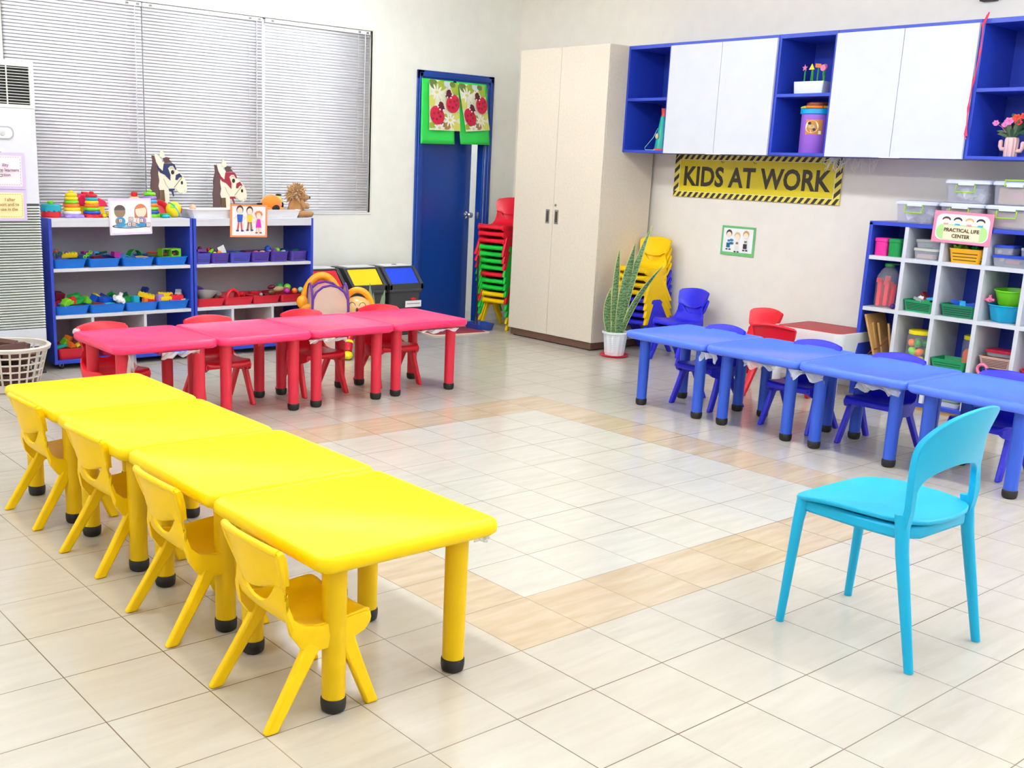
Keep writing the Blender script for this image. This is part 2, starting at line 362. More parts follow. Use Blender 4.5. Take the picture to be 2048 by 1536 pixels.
for k in range(4):
    lab = ['yellow square plastic table nearest the camera, its front legs fully in view', 'yellow square plastic table second from the camera in the yellow row',
           'yellow square plastic table third from the camera in the yellow row', 'yellow square plastic table at the far end of the yellow row, by the red tables'][k]
    dx = (0, .008, -.006, -.004)[k]
    if k == 0: ytab = make_table('preschool_table', .615, .632, YEL, YELL, lab, (yx, yy, 0), 'yellow tables in a row', .42, .444)
    else: dup(ytab, (yx + dx, yy + .632 * k, 0), label=lab)
rtx, rty = .29, 3.43
for k in range(4):
    lab = ['red square plastic table at the left end of the red row', 'red square plastic table second from the left in the red row',
           'red square plastic table third from the left in the red row', 'red square plastic table at the right end of the red row, nearest the door'][k]
    if k == 0: rtab = make_table('preschool_table', .606, .612, RED, REDL, lab, (rtx, rty - .01, 0), 'red tables in a row', .442, .41)
    else: dup(rtab, (rtx + .606 * k, rty + (0, -.012, -.002, .012)[k], 0), label=lab)
btx, bty = 3.325, 2.02
for k in range(4):
    lab = ['blue square plastic table at the far end of the blue row, beside the potted plant', 'blue square plastic table second from the far end of the blue row',
           'blue square plastic table third from the far end, in front of the cube shelf', 'blue square plastic table cut by the right edge of the photo'][k]
    if k == 0: btab = make_table('preschool_table', .64, .632, BLU, BLUL, lab, (btx, bty, 0), 'blue tables in a row', .41, .444)
    else: dup(btab, (btx + (0, .0, -.01, -.03)[k], bty - .634 * k, 0), label=lab)

# ================================================================== CHILDREN'S CHAIRS (sitter looks along +Y)
def make_chair(m, label, group, loc, rotz):
    r = thing('childrens_chair', label, 'chair', loc, rotz, group)
    prof = [(.140, .246), (.137, .260), (.122, .268), (.08, .264), (.02, .257), (-.05, .256), (-.088, .263), (-.112, .284), (-.126, .312), (-.134, .342), (-.140, .372), (-.146, .40)]
    hw = [.128, .140, .148, .153, .154, .150, .147, .143, .138, .133, .126, .122]
    nu = 16
    def fn(u, v):
        k = v * (len(prof) - 1); i = min(int(k), len(prof) - 2); f = k - i
        y = prof[i][0] * (1 - f) + prof[i + 1][0] * f; z = prof[i][1] * (1 - f) + prof[i + 1][1] * f; h = hw[i] * (1 - f) + hw[i + 1] * f
        s = 2 * u - 1; back = max(0, (v - .5) * 2)
        return (s * h, y + .026 * back * s * s, z + (1 - back) * .008 * s ** 4)
    def fn2(u, v):
        q_ = abs(2 * u - 1) / .88
        return fn(u, v * (.735 + .265 * min(1, q_ ** 2.2)))
    b = MB(); b.grid(fn2, 24, 24)
    for s in (-1, 1):
        rg = []
        for y, zt, zb, x in ((.136, .262, .236, .141), (.115, .268, .222, .149), (.08, .268, .212, .153), (.03, .264, .203, .155), (-.03, .262, .200, .154), (-.08, .272, .214, .150), (-.106, .295, .252, .146), (-.117, .33, .30, .139), (-.117, .365, .345, .133)):
            rg.append([(s * (x - .010), y, zt), (s * (x + .001), y, zt), (s * (x + .004), y, (zt + zb) / 2), (s * (x + .001), y, zb), (s * (x - .010), y, zb)])
        b.loft(rg)
    b.prism([(.140, .250), (.134, .262), (.128, .250), (.129, .240), (.136, .240)], -.135, .135, 'x')
    b.build('seat', m, r, solid=.009, bevel=.002)
    b = MB()
    rows = [(.362, .104, -.146), (.371, .124, -.148), (.386, .132, -.151), (.42, .141, -.157), (.455, .148, -.164), (.488, .154, -.172), (.502, .154, -.178), (.509, .147, -.182)]
    n = 14
    def ringp(z, h, y, off):
        return [(s * h, y + .034 * s * s + off, z - .016 * s * s * max(0, (z - .42) / .08) + (.020 * s * s if z < .38 else 0)) for s in [2 * k / n - 1 for k in range(n + 1)]]
    fr = [ringp(z, h, y, .009) for z, h, y in rows]; bk_ = [ringp(z, h, y, -.009) for z, h, y in rows]
    b.loft([f + q[::-1] for f, q in zip(fr, bk_)])
    b.tube([(s * .146, -.185 + .034 * s * s, .505 - .0185 * s * s) for s in [2 * k / n - 1 for k in range(n + 1)]], .0105, 10)
    for s in (-1, 1): b.tube([(s * .146, -.150, .486), (s * .142, -.141, .45), (s * .136, -.128, .41), (s * .124, -.121, .38)], [.0105, .010, .009, .007], 10)
    b.build('backrest', m, r, smooth=50)
    for sx in (-1, 1):
        for (y0, y1) in ((.045, .137), (-.028, -.180)):
            l = MB(); x0, x1 = sx * .143, sx * .158; t = .0135
            rings = []
            for (f, wd) in ((0, .062), (.2, .051), (.5, .044), (1, .039)):
                x = x0 + (x1 - x0) * f; y = y0 + (y1 - y0) * f; z = .240 * (1 - f)
                rings.append([(x - t, y - wd / 2, z), (x + t, y - wd / 2, z), (x + t, y + wd / 2, z), (x - t, y + wd / 2, z)])
            l.loft(rings); l.build('leg', m, r, bevel=.007)
    return r
GY = 'yellow chairs along the yellow tables'
ch = make_chair(YCH, 'yellow plastic childrens chair nearest the camera, at the nearest yellow table', GY, (-.700, .165, 0), rad(-91))
dup(ch, (-.683, .790, 0), rad(-91), 'yellow plastic childrens chair second from the camera at the yellow row')
dup(ch, (-.657, 1.450, 0), rad(-88), 'yellow plastic childrens chair third from the camera at the yellow row')
dup(ch, (-.665, 2.060, 0), rad(-89), 'yellow plastic childrens chair at the far end of the yellow row, cut by photo edge')
def chcopy(m, label, group, loc, rotz):
    o = dup(ch, loc, rotz, label, matmap={'yellow_chair_plastic': m}); o['group'] = group; return o
GR = 'red chairs behind the red tables'
for x, y, a, lab in ((.185, 3.60, 184, 'red plastic childrens chair at the leftmost red table, with its arched back above the tabletop'), (.83, 3.60, 178, 'red plastic childrens chair tucked behind the second red table from the left'),
                     (1.50, 3.60, 182, 'red plastic childrens chair tucked behind the third red table from the left'), (2.10, 3.60, 176, 'red plastic childrens chair tucked behind the rightmost red table')):
    chcopy(RCH, lab, GR, (x, y, 0), rad(a))
GB = 'blue chairs behind the blue tables'
for x, y, a, lab in ((3.47, 2.01, 88, 'blue plastic childrens chair tucked under the blue table beside the plant'), (3.47, 1.325, 92, 'blue plastic childrens chair under the second blue table, in front of the white activity table'),
                     (3.47, .81, 91, 'blue plastic childrens chair under the third blue table, in front of the cube shelf'), (3.47, .21, 88, 'blue plastic childrens chair under the blue table at the right photo edge')):
    chcopy(BCH, lab, GB, (x, y, 0), rad(a))
# stack by the wardrobe and the door, bottom to top
GS = 'stacked childrens chairs between door and wardrobe'
seq = 'yyggrggggrrr'
nm = {'y': ('yellow', YCH), 'g': ('green', GCH), 'r': ('red', RCH), 'b': ('blue', BCH)}
labs = ['bottommost yellow chair of the stack beside the wardrobe', 'yellow chair second from the bottom of the stack beside the wardrobe', 'green chair resting directly on the two yellow chairs of the door stack',
        'green chair directly below the lone red chair in the door stack', 'lone red chair between green ones in the door stack', 'lowest of the four green chairs above the lone red one in the door stack',
        'second of the four green chairs above the lone red one in the door stack', 'third of the four green chairs above the lone red one in the door stack', 'green chair just below the three top red chairs in the door stack',
        'lowest of the three red chairs on top of the door stack', 'middle one of the three red chairs on top of the door stack', 'topmost red chair of the door stack, its full backrest in view']
for k, c in enumerate(seq): chcopy(nm[c][1], labs[k], GS, (4.565 - .008 * k, 5.20, .061 * k), rad(100))
GS2 = 'stacked childrens chairs in the corner behind the plant'
labs = ['bottommost blue chair of the stack behind the potted plant', 'second blue chair from the bottom of the stack behind the plant', 'third blue chair from the bottom of the stack behind the plant', 'topmost blue chair of the corner stack, just under the yellow ones',
        'lowest yellow chair in the stack behind the plant', 'second lowest yellow chair in the stack behind the plant', 'yellow chair second from the top behind the plant', 'topmost yellow chair of the corner stack with full backrest in view']
for k, c in enumerate('bbbbyyyy'): chcopy(nm[c][1], labs[k], GS2, (4.755 - .007 * k, 3.675, .061 * k), rad(92))
chcopy(BCH, 'lower blue chair of the two stacked against the right wall', 'pair of blue chairs against the right wall', (4.62, 3.19, 0), rad(83))
chcopy(BCH, 'upper blue chair of the two stacked against the right wall', 'pair of blue chairs against the right wall', (4.613, 3.19, .061), rad(83))
chcopy(RCH, 'red chair standing against the right wall, its slotted back in view', 'red chairs by the white activity table', (4.52, 2.45, 0), rad(80))
chcopy(RCH, 'red chair seen from behind, facing the white activity table', 'red chairs by the white activity table', (4.15, 1.93, 0), rad(-82))

# ================================================================== CYAN CHAIR (faces +Y)
r = thing('dining_chair', 'cyan plastic stacking chair standing alone on the open floor', 'chair', (1.085, -.555, 0), rad(-1))
CYS = CYAN
b = MB(); sh = .452
def seatring(z, g):
    out = []
    pts = [(-.215, .205), (-.19, .228), (-.10, .236), (0, .238), (.10, .236), (.19, .228), (.215, .205), (.222, .12), (.218, 0), (.208, -.10), (.185, -.165), (.13, -.20), (0, -.215), (-.13, -.20), (-.185, -.165), (-.208, -.10), (-.218, 0), (-.222, .12)]
    for x, y in pts: out.append((x * g, y * g, z + .012 * (1 if y < .1 else 1 - (y - .1) * 5) * (x / .22) ** 2 * g - (.010 if y > .2 else 0)))
    return out
b.loft([seatring(sh - .018, .96), seatring(sh - .012, .995), seatring(sh - .002, 1.0), seatring(sh + .004, .985), seatring(sh + .001, .93), seatring(sh - .005, .6), seatring(sh - .008, .2)])
b.build('seat', CYS, r, smooth=60, sub=1)
b = MB()
pts = [(-.195, .205), (.195, .205), (.205, .0), (.195, -.14), (.13, -.185), (-.13, -.185), (-.195, -.14), (-.205, 0)]
b.loft([[(x, y, z) for x, y in pts] for z in (sh - .055, sh - .012)], True, True)
b.build('seat_frame', CYAN, r, bevel=.01)
for sx in (-1, 1):
    l = MB(); l.tube([(sx * .188, .195, sh - .012), (sx * .193, .203, .36), (sx * .205, .222, 0)], [.021, .018, .0135], 12); l.build('leg', CYAN, r)
    l = MB(); l.tube([(sx * .198, -.150, sh + .03), (sx * .200, -.168, .36), (sx * .208, -.245, 0)], [.022, .020, .014], 12); l.build('leg', CYAN, r)
# backrest hoop: outline front view, swept on a curve
b = MB()
def bx(s, z): return -.165 - .13 * (z - sh) - .20 * max(0, z - sh - .1) + .055 * abs(s / .2) ** 2 * min(1, max(0, (z - sh - .05) / .2))
def outer(t):   # t 0..1 left foot of hoop to right
    a = pi * (1 - t); return (.205 * cos(a) * (1 + .13 * sin(a)), sh + .14 + .225 * sin(a) ** .75)
def inner(t):
    a = pi * (1 - t); return (.168 * cos(a) + .012 * cos(a) * (1 - sin(a)), sh + .075 + .095 * sin(a) ** .6)
rings = []
N = 36
for k in range(N + 1):
    t = k / N; o_ = outer(t); i_ = inner(t)
    rings.append((o_, i_))
pre = [((-.212, sh - .02), (-.182, sh - .03)), ((-.212, sh + .05), (-.181, sh + .03))]
rings = pre + rings + [((-a[0], a[1]), (-c[0], c[1])) for a, c in pre[::-1]]
L = []
for (o_, i_) in rings:
    ring = []
    for f in (0, .25, .5, .75, 1):
        x = o_[0] * (1 - f) + i_[0] * f; z = o_[1] * (1 - f) + i_[1] * f; ring.append((x, bx(x, z) + .007 + .004 * abs(x) / .2, z))
    for f in (1, .75, .5, .25, 0):
        x = o_[0] * (1 - f) + i_[0] * f; z = o_[1] * (1 - f) + i_[1] * f; ring.append((x, bx(x, z) - .007 - .004 * abs(x) / .2, z))
    L.append(ring)
b.loft(L)
b.build('backrest', CYAN, r, smooth=60, bevel=.003)

# ================================================================== BLINDS AND THE THINGS AT THE WINDOW WALL
SLAT = mat('blind_slat_white', (238, 236, 240), .5); CORD = P('blind_cord', (225, 225, 225), .6)
def blind(x0, x1, label, tiltseed):
    r = thing('venetian_blind', label, 'window blind', ((x0 + x1) / 2, Y1 + .014, WZ0), 0, 'white venetian blinds'); h = (x1 - x0) / 2 - .001
    b = MB(); b.box(-h, h, -.016, .022, WZ1 - WZ0 - .034, WZ1 - WZ0 - .004); b.build('headrail', WPL, r, bevel=.003)
    b = MB(); rr = random.Random(tiltseed); n = 64; top = WZ1 - WZ0 - .045; bot = .03
    for k in range(n):
        z = bot + (top - bot) * k / (n - 1); a = rad(65 + rr.uniform(-1, 1)); g = .0125; dz = rr.uniform(-.0004, .0004)
        pr = [(-g * cos(a), -g * sin(a)), (-g * .3 * cos(a) - .0014, -g * .3 * sin(a) + .001), (g * .4 * cos(a) - .0014, g * .4 * sin(a) + .001), (g * cos(a), g * sin(a))]
        b.loft([[(x, y, z + dz + q) for (y, q) in pr] for x in (-h, h)], False, False, closed=False)
    b.build('slats', SLAT, r, smooth=60, recalc=False, solid=.0006)
    b = MB(); b.box(-h, h, -.010, .012, .0, .014); b.build('bottom_rail', WPL, r, bevel=.003)
    b = MB()
    for x in (-h + .12, 0, h - .12): b.tube([(x, -.016, .012), (x, -.016, WZ1 - WZ0 - .034)], .0011, 5); b.tube([(x, .014, .012), (x, .014, WZ1 - WZ0 - .034)], .0011, 5)
    b.build('ladder_cord', CORD, r)
    b = MB(); b.tube([(h - .06, -.024, .42), (h - .055, -.022, WZ1 - WZ0 - .03)], .003, 6); b.build('tilt_wand', P('clear_wand', (220, 220, 224), .3), r)
    b = MB()
    for x in (h - .12, -h + .05, h - .04): b.box(x, x + .022, -.0175, -.016, WZ1 - WZ0 - .026, WZ1 - WZ0 - .012)
    b.build('rail_bracket', P('grey_bracket', (130, 126, 120), .5), r)
blind(.30, 1.285, 'left white venetian blind, partly behind the air conditioner', 1)
blind(1.29, 2.272, 'middle white venetian blind behind the two horse heads', 2)
blind(2.296, 3.290, 'right white venetian blind, above the lion toy', 3)
b = MB(); b.box(2.274, 2.294, Y1 + .018, Y1 + .030, WZ0 + .004, WZ1 - .01)  # added white backing, gives the gap between the blinds its brightness
o = b.build('blind_gap_backing', WPL, smooth=0); tag(o, 'added white strip standing in for the bright gap between the middle and right blinds', 'strip')

# floor-standing air conditioner, front at Y 4.95
ac = thing('air_conditioner', 'tall white floor-standing air conditioner at the left photo edge', 'air conditioner', (-.07, 4.95, 0))
ACW = P('air_conditioner_white', (222, 225, 234), .4); LOUV = P('louver_offwhite', (236, 238, 230), .4)
hx = .34
b = MB(); b.box(-hx, hx, .02, .42, .19, 1.99); b.build('body', ACW, ac, bevel=.01)
b = MB(); b.box(-hx, hx, 0, .02, 1.115, 1.705); b.build('front_panel', ACW, ac, bevel=.004)
b = MB(); b.box(-hx, hx, -.004, .02, .19, .31); b.build('lower_panel', ACW, ac, bevel=.004)
b = MB()
b.box(-hx, hx, -.002, .02, 1.955, 1.99); b.box(-hx, hx, -.002, .02, 1.705, 1.725); b.box(hx - .028, hx, -.002, .02, 1.725, 1.955); b.box(-hx, -hx + .028, -.002, .02, 1.725, 1.955); b.box(-hx + .028, hx - .028, .012, .022, 1.725, 1.955, 1)
for k in range(13): b.box(-hx + .028, hx - .022, -.006, .004, 1.733 + k * .0176, 1.7365 + k * .0176)
b.box(hx - .17, hx - .163, -.003, .006, 1.725, 1.955); b.box(-.05, -.043, -.003, .006, 1.725, 1.955)
b.build('outlet_grille', [LOUV, DARK], ac, smooth=0)
b = MB(); b.box(-hx + .002, hx - .002, .012, .0205, .31, 1.115, 1)
n = 46
for k in range(n): 
    z = .318 + k * (.79 / n); b.loft([[(x, -.006, z), (x, .006, z + .007), (x, .018, z + .012), (x, .018, z + .004)] for x in (-hx, hx)])
b.build('intake_grille', [LOUV, P('intake_dark', (70, 84, 80), .6)], ac, smooth=0)
b = MB(); b.loft([[(x, y, z) for x, z in rrect(.44, .082, .036, 6, -.02, 1.55)] for y in (-.003, 0)]); b.loft([[(x, y, z) for x, z in rrect(.42, .064, .03, 6, -.02, 1.55)] for y in (-.006, -.003)], mi=1)
for x in (.07, .13): b.T = Matrix.Translation((x, -.006, 1.548)) @ Matrix.Rotation(pi / 2, 4, 'X'); b.lathe([(.017, 0), (.015, .010), (.004, .012)], seg=14, mi=2)
b.T = Matrix.Identity(4); b.build('control_panel', [P('panel_rim_grey', (176, 178, 180), .4), WPL, P('knob_grey', (205, 206, 208), .4)], ac)
for x in (hx - .05, -hx + .05):
    b = MB(); b.box(x - .04, x + .04, .04, .36, .02, .19); b.box(x - .05, x + .05, .03, .38, .0, .02); b.build('leg', GRY, ac, bevel=.004)
acX = -.07
def sheet(name, label, cat, loc, rotz=0, tilt=0, group=None):
    o = thing(name, label, cat, loc, rotz, group); o.rotation_euler.y = tilt; return o
def cardobj(cd, name, mats, root, w=None, h=None, t=.0012, base=0):
    """backing + printed shapes in one mesh; w, h size of the sheet centred on the origin"""
    if w: cd.box(-w / 2, w / 2, .0, t, -h / 2, h / 2, base)
    return cd.build(name, mats, root, smooth=0, recalc=False)
r = sheet('energy_label', 'small pale energy label with dark print on the air conditioner panel', 'label', (.0, 4.945, 1.36))
cd = Card(); cd.rect(-.045, .045, .05, .075, 1); rr = random.Random(4)
for k in range(9): cd.line((-.05, .035 - .014 * k), (.02 + rr.random() * .03, .035 - .014 * k), .0035, 2)
cardobj(cd, 'paper', [mat('pale_green_paper', (238, 246, 232), .6), ink('olive', (96, 110, 60)), ink('dark_green', (60, 80, 60))], r, .125, .19)
LAV = mat('lavender_paper', (214, 196, 232), .6); PINKP = mat('blush_paper', (250, 236, 242), .6); CRP = mat('pale_yellow_paper', (248, 236, 176), .6); DV = ink('violet', (110, 50, 110)); DO = ink('ochre', (150, 110, 40))
def poster(z, h, paper, inkm, lines, label):
    r = sheet('poster', label, 'poster', (.005, 4.944, z), group='posters on the air conditioner')
    cd = Card(); W = .36; x0, x1 = -W / 2 + .02, W / 2 - .02
    cd.rect(x0, x1, -h / 2 + .018, h / 2 - .018, 1)
    for k in range(20):
        xa = x0 + .012 + k * (x1 - x0 - .024) / 20; cd.line((xa, h / 2 - .028), (xa + .009, h / 2 - .028), .002, 2); cd.line((xa, -h / 2 + .028), (xa + .009, -h / 2 + .028), .002, 2)
    for k in range(9):
        za = -h / 2 + .03 + k * (h - .06) / 9; cd.line((x1 - .012, za), (x1 - .012, za + .012), .002, 2); cd.line((x0 + .012, za), (x0 + .012, za + .012), .002, 2)
    cardobj(cd, 'sheet', [LAV, paper, inkm], r, W, h)
    for k, (t, xr) in enumerate(lines): text(t, .027, inkm, r, (xr, -d0(cd), .028 - .03 * k), align='RIGHT', bold=.0004, name='lettering')
def d0(cd): return cd.d + .0006
poster(1.318, .225, PINKP, DV, (('ility', .075), ('the learners', .138), ('ction', .085)), 'upper pink poster with violet border on the air conditioner')
poster(1.105, .195, CRP, DO, (('l after', .105), ('port and to', .128), ('use in the', .118)), 'lower yellow poster with lavender border on the air conditioner')

# laundry basket with brown wooden blocks
BK = P('basket_offwhite_plastic', (222, 212, 202), .45)
r = thing('laundry_basket', 'round off-white lattice basket full of brown blocks at the left photo edge', 'basket', (-.09, 4.60, 0))
bc = (-.09, 4.60); Hb = .285; ra, rb = .175, .232
b = MB(); b.lathe([(.15, 0), (ra, .004), (ra + .004, .05), (ra - .002, .05), (ra - .006, .012), (.0, .012)], seg=32); b.build('base', BK, r)
b = MB(); b.lathe([(rb - .006, Hb - .03), (rb + .016, Hb - .028), (rb + .022, Hb - .008), (rb + .012, Hb), (rb - .004, Hb - .004), (rb - .006, Hb - .03)], seg=36, cap=False); b.build('rim', BK, r)
b = MB()
for k in range(24):
    a = 2 * pi * k / 24; b.tube([(cos(a) * ra, sin(a) * ra, .045), (cos(a) * rb, sin(a) * rb, Hb - .02)], .0065, 6)
for j in range(1, 5):
    f = j / 5; rad_ = ra + (rb - ra) * f * .96; b.tube([(cos(2 * pi * k / 36) * rad_, sin(2 * pi * k / 36) * rad_, .045 + (Hb - .065) * f) for k in range(36)], .0055, 6, closed=True)
b.build('lattice', BK, r)
BRW = wood_mat('brown_block_wood', (104, 66, 56), (76, 44, 38), (1, 6, 1))
blk = MB(); blk.box(-.10, .10, -.030, .030, -.022, .022); bo = blk.build('wooden_block', BRW, bevel=.003)
spots = [(-.09, -.04, .035, 10, 0), (.02, .07, .035, 70, 0), (.0, -.10, .036, -20, 0), (-.06, .03, .083, -60, 3), (.05, -.04, .084, 35, -4), (.0, .08, .13, 5, 4), (-.05, -.08, .133, 20, -5), (.04, .0, .178, -50, 5),
         (-.09, .04, .182, 80, -5), (.05, -.10, .215, -8, 6), (-.06, -.03, .228, 30, -10), (.03, .07, .234, -12, 8), (.10, -.02, .262, 62, 12), (-.03, -.11, .272, -4, -8), (-.04, .05, .283, -35, 10)]
lb = ['topmost brown block at the left in the lattice basket', 'brown block at the front rim of the lattice basket', 'brown block leaning on the right rim of the basket', 'brown block at the back of the basket heap']
for k, (x, y, z, a, t) in enumerate(spots):
    q = bo if k == 0 else bo.copy()
    if k: C.objects.link(q)
    q.location = (bc[0] + x * .82, bc[1] + y * .82, z - .0); q.rotation_euler = (rad(t), rad(t * .7), rad(a)); q.scale = (1, 1, 1)
    tag(q, {14: lb[0], 13: lb[1], 12: lb[2], 11: lb[3]}.get(k, 'brown wooden block inside the lattice basket, seen through its holes'), 'block', 'brown blocks in the basket')

# ------------------------------------------------------------------ two blue and white shelf units on castors
def shelf_unit(x0, x1, label, divs):
    r = thing('toy_shelf', label, 'shelf unit', (x0, 5.03, 0), 0, 'blue and white toy shelves'); W = x1 - x0; D = .43; t = .021
    zt = 1.016
    for s, xa in ((0, 0), (1, W - t)):
        b = MB(); b.box(xa, xa + t, 0, D, .04, zt); b.build('side_panel', CABB, r, bevel=.002)
    b = MB(); b.box(t, W - t, D - .012, D, .065, zt - .02); b.build('back_panel', BACK, r, smooth=0)
    b = MB(); b.box(t, W - t, -.003, D, zt - .022, zt); b.box(t, W - t, -.003, .018, zt - .055, zt - .022); b.build('top_board', WHT, r, bevel=.001)
    for z in (.685, .370):
        b = MB(); b.box(t, W - t, .002, D - .012, z - .022, z); b.build('shelf_board', WHT, r, bevel=.001)
    b = MB(); b.box(t, W - t, 0, D, .04, .066); b.build('base_board', CABB, r, bevel=.002)
    for xd in divs: b = MB(); b.box(xd - x0 - .01, xd - x0 + .01, .006, D - .012, .066, .348); b.build('divider', WHT, r, smooth=0)
    for xa in (.06, W - .06):
        for ya in (.05, D - .05):
            b = MB(); b.T = Matrix.Translation((xa, ya, .0195)) @ Matrix.Rotation(pi / 2, 4, 'Y'); b.lathe([(.012, -.009), (.019, -.007), (.019, .007), (.012, .009)], seg=16, mi=0)
            b.T = Matrix.Identity(4); b.box(xa - .012, xa - .0095, ya - .012, ya + .012, .018, .04, 1); b.box(xa + .0095, xa + .012, ya - .012, ya + .012, .018, .04, 1); b.box(xa - .012, xa + .012, ya - .012, ya + .012, .036, .04, 1)
            b.build('castor', [BLACKP, WPL], r)
    return r
shelf_unit(.345, 1.372, 'left blue and white toy shelf beside the air conditioner', (.62, 1.00))
shelf_unit(1.380, 2.388, 'right blue and white toy shelf with purple baskets and red trays', (1.69, 2.03))

def tray(m, w, d, h, label, loc, group, name='toy_tray', rot=0, slots=False, cat='tray'):
    """tapered open tub with a rolled rim; origin at the middle of its bottom"""
    b = MB(); t = .003; k = .86
    L = [(w * k, d * k, .02, 0), (w * .97, d * .97, .024, h * .93), (w, d, .026, h * .93), (w, d, .026, h), (w * .96, d * .96, .022, h), (w * .94, d * .96, .02, h * .9), (w * k - 2 * t, d * k - 2 * t, .018, t)]
    rstack(b, L, seg=4)
    o = b.build(name, m, smooth=40); o.location = loc; o.rotation_euler.z = rad(rot); tag(o, label, cat, group)
    if slots:
        dk = P('slot_' + m.name, tuple(int(c * 255 * .25) for c in [0.3, .25, .5]), .6)
        q = MB()
        for j in range(4):
            z = h * (.22 + .16 * j); yy = -d * (k / 2 + (.97 - k) / 2 * (z / h)) - .0008
            q.box(-w * .33, w * .33, yy, yy + .0012, z, z + h * .06)
        q.build('slots', dk, o, smooth=0)
    return o
# toy pieces ------------------------------------------------------
def brick(b, sx, sy, sz):
    b.box(-sx / 2, sx / 2, -sy / 2, sy / 2, 0, sz)
    nx = max(1, round(sx / .02)); ny = max(1, round(sy / .02))
    for i in range(nx):
        for j in range(ny): b.lathe([(.006, 0), (.006, .004)], (-sx / 2 + sx * (i + .5) / nx, -sy / 2 + sy * (j + .5) / ny, sz), 8)
def toy(kind, colr, loc, rot=(0, 0, 0), s=1, where='', label=None, group=None, cat=None, name=None):
    b = MB(); bev = .0015; m = pc(colr); sm = 40
    if kind == 'block': b.box(-.022, .022, -.022, .022, 0, .044)
    elif kind == 'slab': b.box(-.042, .042, -.02, .02, 0, .018)
    elif kind == 'brick': brick(b, .066, .034, .026)
    elif kind == 'long brick': brick(b, .10, .034, .024)
    elif kind == 'wedge': b.prism([(-.035, 0), (.035, 0), (-.035, .045)], -.02, .02)
    elif kind == 'arch': b.prism([(-.036, 0), (-.018, 0), *[(-.018 * cos(rad(a)), .018 * sin(rad(a))) for a in (0, 36, 72, 108, 144, 180)][1:], (.036, 0), *[(.036 * cos(rad(a)), .04 * sin(rad(a))) for a in range(20, 180, 20)]], -.018, .018)
    elif kind == 'cylinder': b.lathe([(.022, 0), (.022, .05)], seg=18)
    elif kind == 'ball': b.ell((0, 0, .026), .026); bev = 0
    elif kind == 'ring': b.tube([(.03 * cos(a * pi / 9), .03 * sin(a * pi / 9), .01) for a in range(18)], .010, 8, closed=True); bev = 0
    elif kind == 'bumpy connector':
        b.ell((0, 0, .024), .022)
        for d in ((1, 0, 0), (-1, 0, 0), (0, 1, 0), (0, -1, 0), (0, 0, 1)): b.tube([(d[0] * .015, d[1] * .015, .024 + d[2] * .015), (d[0] * .036, d[1] * .036, .024 + d[2] * .036)], .0105, 10)
        bev = 0
    elif kind == 'toy car':
        b.prism([(-.04, .008), (.04, .008), (.04, .024), (.026, .028), (.014, .044), (-.018, .044), (-.03, .028), (-.04, .024)], -.018, .018)
        for x in (-.024, .024):
            for y in (-.019, .019): b.tube([(x, y - .003, .01), (x, y + .003, .01)], .0099, 12)
    elif kind == 'egg': b.ell((0, 0, .027), (.021, .021, .028)); bev = 0
    elif kind == 'cup': b.lathe([(.022, 0), (.028, .05), (.0295, .05), (.0295, .053), (.026, .053), (.020, .004)], seg=18); bev = 0
    elif kind == 'bowl': b.lathe([(.03, 0), (.055, .03), (.07, .045), (.072, .048), (.067, .047), (.05, .03), (.028, .006)], seg=24); bev = 0
    elif kind == 'flat plate': b.lathe([(.035, 0), (.05, .006), (.052, .009), (.03, .004)], seg=22); bev = 0
    elif kind == 'curved track': b.loft([[(r_ * cos(rad(a)), y, r_ * sin(rad(a))) for r_, y in ((.045, -.025), (.05, -.025), (.05, .025), (.045, .025))] for a in range(0, 190, 15)])
    elif kind == 'chain link': 
        for i in range(5): b.tube([(i * .02 - .04 + .013 * cos(a * pi / 5), .009 * sin(a * pi / 5) * (1 if i % 2 else .3), .012 + .009 * sin(a * pi / 5) * (.3 if i % 2 else 1)) for a in range(10)], .0035, 5, closed=True)
        bev = 0
    elif kind == 'card': b.box(-.03, .03, -.001, .001, 0, .08)
    elif kind == 'vegetable': b.lathe([(.004, 0), (.014, .01), (.018, .03), (.014, .055), (.005, .066)], seg=12); bev = 0
    elif kind == 'handle': b.tube([(.045 * cos(rad(a)), 0, .045 * sin(rad(a))) for a in range(0, 181, 20)], .012, 8); bev = 0
    else: b.box(-.02, .02, -.02, .02, 0, .02)
    if s != 1:
        b.v = [tuple(c * s for c in v) for v in b.v]
    nmk = name or {'brick': 'toy_brick', 'long brick': 'toy_brick', 'block': 'toy_block', 'slab': 'toy_block', 'wedge': 'toy_block', 'arch': 'toy_block', 'cylinder': 'toy_block', 'ball': 'toy_ball', 'ring': 'toy_ring',
          'toy car': 'toy_car', 'egg': 'toy_egg', 'cup': 'toy_cup', 'bowl': 'toy_bowl', 'card': 'picture_card', 'vegetable': 'toy_vegetable', 'chain link': 'toy_chain', 'bumpy connector': 'toy_connector'}.get(kind, 'toy_piece')
    o = b.build(nmk, m, smooth=sm, bevel=bev); o.location = loc; o.rotation_euler = [rad(a) for a in rot]
    tag(o, label or '%s %s %s' % (colr, kind, where), cat or {'toy car': 'toy car', 'ball': 'ball', 'egg': 'toy egg', 'cup': 'cup', 'bowl': 'bowl'}.get(kind, 'toy'), group)
    return o
TS = 1.18
